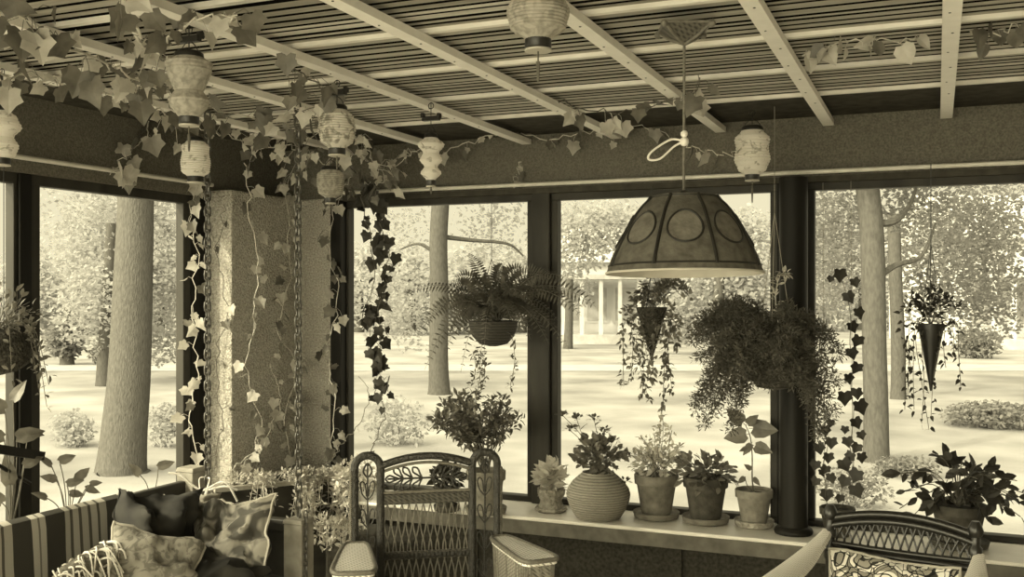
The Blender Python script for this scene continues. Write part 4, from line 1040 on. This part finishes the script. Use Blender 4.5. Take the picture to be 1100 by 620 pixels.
# round straw basket with flowers
c = sill(640, 558); c.y = 4.725; t = thing('basket_planter', 'round coiled straw basket planter holding tall flowering geraniums', 'planter', c, group='potted plants on the sill')
MB().lathe([(.095, 0), (.108, .004), (.135, .045), (.153, .09), (.157, .118), (.15, .145), (.128, .178), (.10, .203), (.082, .218), (.078, .225), (.07, .222), (.065, .20)], 36, c).build('basket', 'basket', t)
MB().lathe([(.064, .205), (.03, .21), (.002, .212)], 20, c).build('soil', 'soil', t)
R = random.Random(72); tp = c + V((0, 0, .21)); m, st, pt = MB(), MB(), MB()
bush(R, tp + V((0, 0, .09)), (.12, .1, .10), 130, .04, .9, OUT_HEART, m); stems(R, tp, tp + V((0, 0, .1)), (.12, .1, .12), 26, .002, st, .04)
for px, py in ((604, 446), (619, 449), (638, 450), (648, 466), (658, 474), (650, 462), (669, 492), (676, 488), (671, 518), (628, 475), (612, 462), (645, 480)):
    e = onY(px, py, c.y + R.uniform(-.06, .06)); P = smooth_path([tp, tp.lerp(e, .5) + V((R.uniform(-.02, .02), 0, .03)), e], 5); st.tube(P, .0016, 4)
    for k in range(14):
        if k == 0: pt = MB()
        q = rnd_dir(R, -.3, 1); pt.leaf(e + V((q.x * .024, q.y * .024, q.z * .010)), q + V((0, 0, .2)), V((0, 0, 1)), .02, .017, OUT_OVAL)
    pt.ball(e, .007, 7, 5); pt.build('flower_head', 'petal', t, smooth=False)
    for p in P[4:]: 
        if R.random() < .5: bush(R, p, (.01, .01, .01), 1, .035, .8, OUT_HEART, m)
m.build('foliage', 'leaf_mid', t, smooth=False); st.build('stem', 'stem', t)
# pot two
c = sill(705, 556); t = thing('potted_plant', 'terracotta pot with an airy upright small-leaved plant, right of the straw basket', 'plant', c, group='potted plants on the sill')
add_pot(t, c, .106, .215, 'clay'); R = random.Random(73); tp = c + V((0, 0, .2)); m, st = MB(), MB()
bush(R, tp + V((0, 0, .07)), (.14, .11, .08), 190, .034, .6, OUT_HEART, m); stems(R, tp, tp + V((0, 0, .1)), (.14, .1, .14), 24, .0018, st, .05)
for px, py in ((712, 446), (703, 465), (722, 462), (690, 470), (730, 480), (698, 478), (708, 455)):
    e = onY(px, py, c.y); P = smooth_path([tp, tp.lerp(e, .5) + V((R.uniform(-.02, .02), 0, .02)), e], 6); st.tube(P, .0014, 4)
    for p in P[3:]: bush(R, p, (.014, .014, .012), 4, .026, .55, OUT_OVAL, m)
m.build('foliage', 'leaf_pale', t, smooth=False); st.build('stem', 'stem', t)
# pot three
c = sill(758, 561); t = thing('potted_plant', 'dark terracotta pot on a saucer with dense low leaves, third from the straw basket', 'plant', c, group='potted plants on the sill')
t['label'] = 'dark terracotta pot on a wide saucer with a dense dome of leaves'
add_pot(t, c, .106, .22, 'clay_dark', sm='clay'); R = random.Random(74); tp = c + V((0, 0, .21)); m, st = MB(), MB()
bush(R, tp + V((0, 0, .03)), (.145, .13, .095), 240, .048, .6, OUT_OVAL, m, up=.2); stems(R, tp, tp + V((0, 0, .05)), (.13, .12, .09), 18, .002, st, .05)
m.build('foliage', 'leaf_mid', t, smooth=False); st.build('stem', 'stem', t)
# pot four with a single tall stem
c = sill(811, 564); t = thing('potted_plant', 'pale terracotta pot with one tall thin-stemmed sapling of broad leaves', 'plant', c, group='potted plants on the sill')
add_pot(t, c, .087, .175, 'clay_pale', sm='crinkle'); R = random.Random(75); tp = c + V((0, 0, .16)); Y4 = c.y; m, st = MB(), MB()
P = smooth_path([tp, onY(808, 515, Y4), onY(808, 490, Y4), onY(806, 470, Y4), onY(801, 457, Y4)], 6); st.tube(P, lambda s: .004 * (1 - .5 * s), 6)
st.tube(smooth_path([tp, onY(803, 522, Y4), onY(800, 512, Y4)], 4), .002, 5)
TF = V((.3, -.9, .25))
for (x0, y0, x1, y1, w_) in ((801, 457, 784, 442, .7), (806, 466, 782, 470, .75), (804, 460, 830, 462, .75), (808, 478, 826, 485, .7), (808, 475, 800, 487, .55), (808, 505, 801, 500, .55), (808, 512, 815, 520, .5), (801, 512, 794, 518, .6), (801, 457, 812, 448, .6), (806, 480, 796, 484, .5)):
    a, b = onY(x0, y0, Y4), onY(x1, y1, Y4 - .03); st.tube([a, a.lerp(b, .25)], .0014, 4); m.leaf(a.lerp(b, .2), b - a, TF, (b - a).length * 1.0, (b - a).length * w_, OUT_HEART, .1, .12)
m.build('leaves', 'leaf_mid', t, smooth=False); st.build('stem', 'stem', t)
# ivy pot with two climbing trails on strings
c = sill(900, 574); c.y = 4.80; t = thing('potted_ivy', 'small dark pot of ivy with two trails climbing thin strings', 'plant', c, group='potted plants on the sill')
add_pot(t, c, .078, .128, 'clay_dark', saucer=False); Y5 = 4.80; tp = c + V((0, 0, .12)); m, st = MB(), MB(); R = random.Random(76)
m2 = MB().tube([onY(916, 540, Y5), onY(914, 194, Y5)], .0011, 4).tube([onY(886, 540, Y5), onY(884, 196, Y5)], .0011, 4); m2.build('support_string', 'string', t)
trA = [(906, 540), (904, 527), (912, 512), (917, 498), (913, 480), (915, 465), (917, 440), (914, 415), (917, 390), (913, 370), (914, 345), (910, 318), (902, 297)]
trB = [(888, 540), (887, 520), (884, 500), (889, 480), (886, 460), (889, 445)]
for tr in (trA, trB):
    P = smooth_path([tp] + [onY(x, y, Y5 - .01) for x, y in tr], 5); st.tube(P, .0018, 5)
lv = [(918, 528, 16), (903, 536, 10), (909, 518, 14), (922, 512, 16), (905, 500, 15), (915, 492, 13), (925, 492, 12), (910, 475, 12), (922, 482, 12), (918, 455, 13), (908, 462, 9), (924, 468, 10), (922, 438, 17), (907, 428, 16), (920, 423, 13), (911, 407, 12), (922, 396, 13), (914, 380, 13), (923, 367, 14), (914, 352, 13), (921, 337, 13), (910, 320, 14), (917, 304, 11), (902, 296, 15), (893, 300, 8),
      (888, 532, 14), (878, 518, 11), (892, 514, 12), (877, 500, 12), (890, 492, 12), (879, 482, 13), (893, 476, 13), (886, 463, 12), (893, 455, 10), (882, 508, 9), (888, 505, 11)]
for x, y, sz in lv:
    p = onY(x, y, Y5 - R.uniform(.0, .04)); l = sz * .0040; q = p + V((0, 0, l * .4)); m.leaf(q, V((R.uniform(-.5, .5), 0, -1)), V((.1, -1, .2)) + rnd_dir(R) * .5, l, l * 1.05, OUT_IVY, .1, .15)
m.build('leaves', 'leaf_dark', t, smooth=False); st.build('stem', 'stem', t)
# big leafy pot on the far side
c = sill(1030, 584); c.y = 4.80; c.x = onY(1030, 560, 4.80).x; t = thing('potted_plant', 'large dark pot of broad drooping leaves behind the black rattan armchair', 'plant', c, group='potted plants on the sill')
add_pot(t, c, .115, .185, 'clay_dark'); R = random.Random(77); tp = c + V((0, 0, .17)); m, st = MB(), MB()
for i in range(46):
    a = R.uniform(0, 2 * PI); L_ = R.uniform(.05, .30); e = tp + V((math.cos(a) * L_, max(-.2, min(.09, math.sin(a) * L_ * .6)), R.uniform(.04, .27) - L_ * .35))
    P = smooth_path([tp, tp.lerp(e, .45) + V((0, 0, .07)), e], 5); st.tube(P, .002, 4)
    for p in P[6:]:
        if R.random() < .75:
            d = V((R.uniform(-1, 1), R.uniform(-.9, .3), R.uniform(-1, .5))) + (e - tp).normalized() * .5; l = R.uniform(.045, .085); m.leaf(p, d, V((.2, -.6, .5)) + rnd_dir(R) * .8, l, l * .52, OUT_OVAL, R.uniform(.1, .4), .12)
m.build('foliage', 'leaf_dark', t, smooth=False); st.build('stem', 'stem', t)
# round-headed shrub in a pot behind the wicker chair
c = sill(522, 551); t = thing('potted_shrub', 'bushy small-leaved potted shrub rising behind the tall wicker chair', 'plant', c, group='potted plants on the sill')
add_pot(t, c, .098, .215, 'clay_pale'); R = random.Random(78); tp = c + V((0, 0, .2)); m, st = MB(), MB()
cc = onY(512, 449, c.y)
for i in range(34):
    q = rnd_dir(R, -.35, 1); e = cc + V((q.x * .22, q.y * .17, q.z * .11 + .0)); P = smooth_path([tp + V((R.uniform(-.02, .02), 0, 0)), tp.lerp(e, .4) + V((0, 0, .05)), e], 6); st.tube(P, lambda s: .003 * (1 - .6 * s), 4)
    for p in P[6:]: bush(R, p, (.028, .028, .025), 8, .036, .45, OUT_OVAL, m)
m.build('foliage', 'leaf_mid', t, smooth=False); st.build('stem', 'stem', t)
c = sill(480, 549); t = thing('potted_plant', 'small dark plant seen through the crest scroll of the wicker chair', 'plant', c, group='potted plants on the sill')
add_pot(t, c, .062, .12, 'clay_dark'); R = random.Random(79); bush(R, c + V((0, 0, .17)), (.075, .07, .06), 130, .04, .7, OUT_HEART).build('foliage', 'leaf_dark', t, smooth=False)

# ------------------------------------------------------------------ plants on the left sill
def left_plant(label, px, py, pr, ph, leaves, seed, leafm, L, X=-3.47):
    c = onX(px, py, X); c.z = ZS; R = random.Random(seed); t = thing('potted_plant', label, 'plant', c, group='potted plants on the left sill')
    add_pot(t, c, pr, ph, 'clay', saucer=False); tp = c + V((0, 0, ph * .92)); m, st = MB(), MB()
    for x, y, a, l in leaves:
        e = onX(x, y, X + R.uniform(-.0, .04)); st.tube(smooth_path([tp, tp.lerp(e, .55) + V((.01, 0, .02)), e], 5), .0022, 5)
        d = V((R.uniform(-.1, .3), 0, 0)) + (V((.3, .95, 0)) * math.cos(a) + V((0, 0, 1)) * math.sin(a)); m.leaf(e, d, V((.7, -.5, .5)) + rnd_dir(R) * .4, l * L, l * L * .55, OUT_HEART, .2, .12)
    m.build('leaves', leafm, t, smooth=False); st.build('stem', 'stem', t); return t
left_plant('leafy young plant on the left sill behind the striped blanket', 72, 545, .07, .1, [(55, 500, 2.4, 1.1), (64, 496, .3, 1.2), (72, 520, .2, 1.1), (82, 515, .6, 1.2), (92, 525, -.3, 1.1), (60, 515, 2.8, 1.0), (75, 530, -.2, 1), (97, 520, .1, .8), (50, 535, 2.6, 1)], 81, 'leaf_mid', .068)
left_plant('two-leaved seedling sticking up behind the swing back rail', 163, 548, .06, .09, [(150, 510, 2.3, 1.0), (170, 502, .3, 1.1), (166, 528, .4, .7), (160, 530, 2.8, .7)], 82, 'leaf_mid', .08)
left_plant('big-leaved plant on the left sill at the left photo edge', 12, 552, .09, .14, [(5, 440, 2.6, 1.3), (18, 470, .2, 1.4), (10, 520, 1.6, 1.4), (26, 500, .4, 1), (2, 540, 2.4, 1.2), (14, 430, 1.2, 1.1), (30, 466, -.1, .8), (4, 470, 2.8, 1.2)], 83, 'leaf_mid', .085)
# small wooden bracket by the left post
a, b = onX(-30, 478, -3.40), onX(45, 490, -3.45)
o = MB().beam(a, b, .03, .035).tube([a + V((0, 0, -.02)), a.lerp(b, .9) + V((-.03, 0, -.12))], .008, 6).build('plant_bracket', 'dark_wood', loc=tuple(a.lerp(b, .9)), smooth=False)
tag(o, 'short dark wooden plant bracket fixed to the left window post', 'bracket')

# ------------------------------------------------------------------ ivy and vines
def pz(pts, z=2.36): return [onZ(x, y, z) for x, y in pts]
FC = V((.3, -.8, -.5))
vine('large-leaved ivy stem winding over the ceiling slats in the upper left corner', pz([(-20, 4), (20, 14), (50, 40), (95, 62), (140, 80), (180, 100), (235, 118), (300, 138)], 2.35), 44, .078, 'leaf_mid', 'stem_pale', seed=91, spread=.10, r=.005, face=FC)
vine('ivy branch crossing the batten behind the two-tiered lantern', pz([(125, -8), (138, 20), (150, 42), (170, 55), (182, 40), (215, 22), (240, 22), (255, 16)], 2.35), 24, .068, 'leaf_mid', 'stem_pale', seed=92, spread=.08, r=.005, face=FC)
vine('ivy strand looping below the ceiling edge at far left', pz([(-10, 70), (30, 85), (70, 92), (110, 100), (150, 96), (165, 78), (180, 60)], 2.34), 32, .072, 'leaf_mid', 'stem_pale', seed=93, spread=.09, r=.004, face=FC)
vine('ivy sprig of three pale leaves hanging over the left rod', [onX(158, 120, -3.525), onX(156, 145, -3.50), onX(140, 160, -3.48), onX(125, 176, -3.47), onX(118, 188, -3.46)], 9, .095, 'leaf_pale', 'stem_pale', seed=94, spread=.06, face=V((.8, -.5, .1)))
vine('ivy stem along the soffit toward the corner above the pier', [onZ(165, 118, 2.36), onZ(210, 135, 2.36), onZ(260, 150, 2.36), onZ(310, 150, 2.36), onZ(350, 145, 2.36), onZ(400, 150, 2.36)], 34, .06, 'leaf_pale', 'stem_pale', seed=95, spread=.10, face=FC)
YC = 4.55
vine('tangled pale ivy drooping before the dark corner header', [onY(270, 165, 4.4), onY(300, 155, 4.4), onY(330, 165, 4.4), onY(355, 180, YC), onY(385, 165, YC), onY(415, 185, YC), onY(440, 165, YC), onY(465, 160, YC)], 44, .058, 'leaf_pale', 'stem_pale', seed=96, spread=.11)
vine('ivy hanging down the header between the two corner lanterns', [onY(385, 120, YC), onY(390, 145, YC), onY(400, 170, YC), onY(425, 182, YC), onY(410, 195, YC), onY(392, 198, YC)], 20, .075, 'leaf_mid', 'stem_pale', seed=97, spread=.08)
vine('leafy cluster of ivy at the batten end above the belly lantern', pz([(300, 70), (330, 85), (350, 105), (330, 120), (310, 130)], 2.34), 24, .07, 'leaf_mid', 'stem', seed=98, spread=.1, face=FC)
for k, (x0, x1, yb, n, sd_) in enumerate(((408, 412, 385, 56, 99), (393, 398, 330, 22, 100))):
    vine(('dense dark ivy trail hanging against the bright left part of the wide window', 'thin second ivy trail just left of the dense dark one')[k],
         [onY(x0 - 6, 190, 4.72), onY(x0 - 2, 230, 4.72), onY(x1 + 4, 280, 4.72), onY(x1 - 4, 330, 4.72), onY(x1 - 2, yb, 4.72), onY(x1, yb + 40, 4.72)], n, .068, 'leaf_dark', 'stem', seed=sd_, spread=.055, hang=.8, face=V((.2, -1, .1)))
vine('bare twining twig rising in the window left of the wicker chair', [onY(398, 492, 4.75), onY(405, 470, 4.75), onY(414, 440, 4.75), onY(402, 415, 4.75), onY(408, 390, 4.75), onY(404, 360, 4.75)], 4, .045, 'leaf_dark', 'stem', seed=101, spread=.03)
vine('bare forked twig crossing the dark frame beside the pier', [onY(350, 500, 4.7), onY(365, 480, 4.7), onY(385, 455, 4.75), onY(395, 425, 4.75), onY(385, 405, 4.75)], 3, .04, 'leaf_mid', 'stem', seed=102, spread=.03)
# pier creepers
XB = -3.31
vine('pale creeper on the dark face of the stucco pier', [onX(262, 175, XB), onX(270, 230, XB), onX(276, 290, XB), onX(272, 340, XB), onX(265, 400, XB), onX(280, 460, XB), onX(262, 500, XB)], 20, .06, 'leaf_pale', 'stem_pale', seed=103, spread=.05, face=V((.9, -.4, .1)))
vine('creeper climbing the pier edge near the second swing chain', [onX(318, 505, XB), onX(305, 450, XB), onX(318, 400, XB), onX(300, 350, XB), onX(312, 290, XB), onX(308, 220, XB), onX(318, 175, XB)], 36, .062, 'leaf_pale', 'stem_pale', seed=104, spread=.08, face=V((.7, -.7, .1)))
vine('creeper with mid-grey leaves on the window frame right of the pier', [onY(352, 500, 4.78), onY(360, 440, 4.78), onY(350, 380, 4.8), onY(364, 320, 4.8), onY(352, 260, 4.8), onY(362, 215, 4.8), onY(378, 190, 4.78)], 36, .065, 'leaf_mid', 'stem_pale', seed=105, spread=.07, face=V((.4, -.9, .1)))
vine('leafy creeper climbing the dark frame left of the pier', [onX(212, 505, -3.44), onX(204, 450, -3.44), onX(214, 400, -3.44), onX(206, 340, -3.44), onX(212, 280, -3.44), onX(206, 230, -3.44), onX(214, 195, -3.44)], 34, .06, 'leaf_pale', 'stem_pale', seed=106, spread=.05, face=V((.8, -.6, .1)))
vine('dry twiggy creeper across the bright face of the pier', [onY(226, 500, 4.25), onY(240, 450, 4.25), onY(232, 390, 4.25), onY(242, 330, 4.25), onY(232, 270, 4.25), onY(240, 220, 4.25)], 9, .045, 'leaf_mid', 'stem', seed=107, spread=.05, wiggle=.02)
vine('dry branching twig on the dark pier face above the planter', [onX(250, 505, XB), onX(285, 470, XB), onX(300, 430, XB), onX(290, 390, XB)], 9, .05, 'leaf_pale', 'stem_pale', seed=108, spread=.05)
# garland along the header
YH = 4.84
vine('thin ivy garland strung along the header toward the lamp cord', [onY(478, 165, YH), onY(510, 152, YH), onY(545, 142, YH), onY(585, 150, YH), onY(625, 143, YH), onY(662, 140, YH), onY(700, 138, YH), onY(722, 148, YH)], 20, .06, 'leaf_pale', 'stem_pale', seed=109, spread=.05)
vine('ivy tip with small pale star leaves reaching the white floral lantern', [onY(735, 155, 4.3), onY(752, 162, 4.3), onY(775, 166, 4.3), onY(798, 160, 4.3)], 5, .065, 'leaf_pale', 'stem_pale', seed=110, spread=.03)
vine('drooping ivy leaves under the ceiling behind the lamp cord', pz([(600, 110), (640, 118), (680, 120), (715, 112), (745, 100), (750, 80)], 2.36), 16, .075, 'leaf_mid', 'stem', seed=111, spread=.07, face=FC)
vine('row of pale curled leaves along the ceiling strip at upper right', pz([(862, 60), (890, 52), (920, 46), (950, 44), (980, 42)], 2.408), 15, .06, 'leaf_pale', 'stem_pale', seed=112, spread=.05, face=FC, out=OUT_HEART)
vine('short spray of ceiling leaves right of the last batten', pz([(1045, 34), (1070, 34), (1095, 28), (1120, 26)], 2.408), 8, .06, 'leaf_mid', 'stem_pale', seed=113, spread=.05, face=FC, out=OUT_HEART)
vine('wisp of ivy dangling on the header between the two posts', [onY(560, 174, 4.925), onY(556, 185, 4.90), onY(552, 194, 4.90)], 3, .05, 'leaf_pale', 'stem_pale', seed=114, spread=.03)
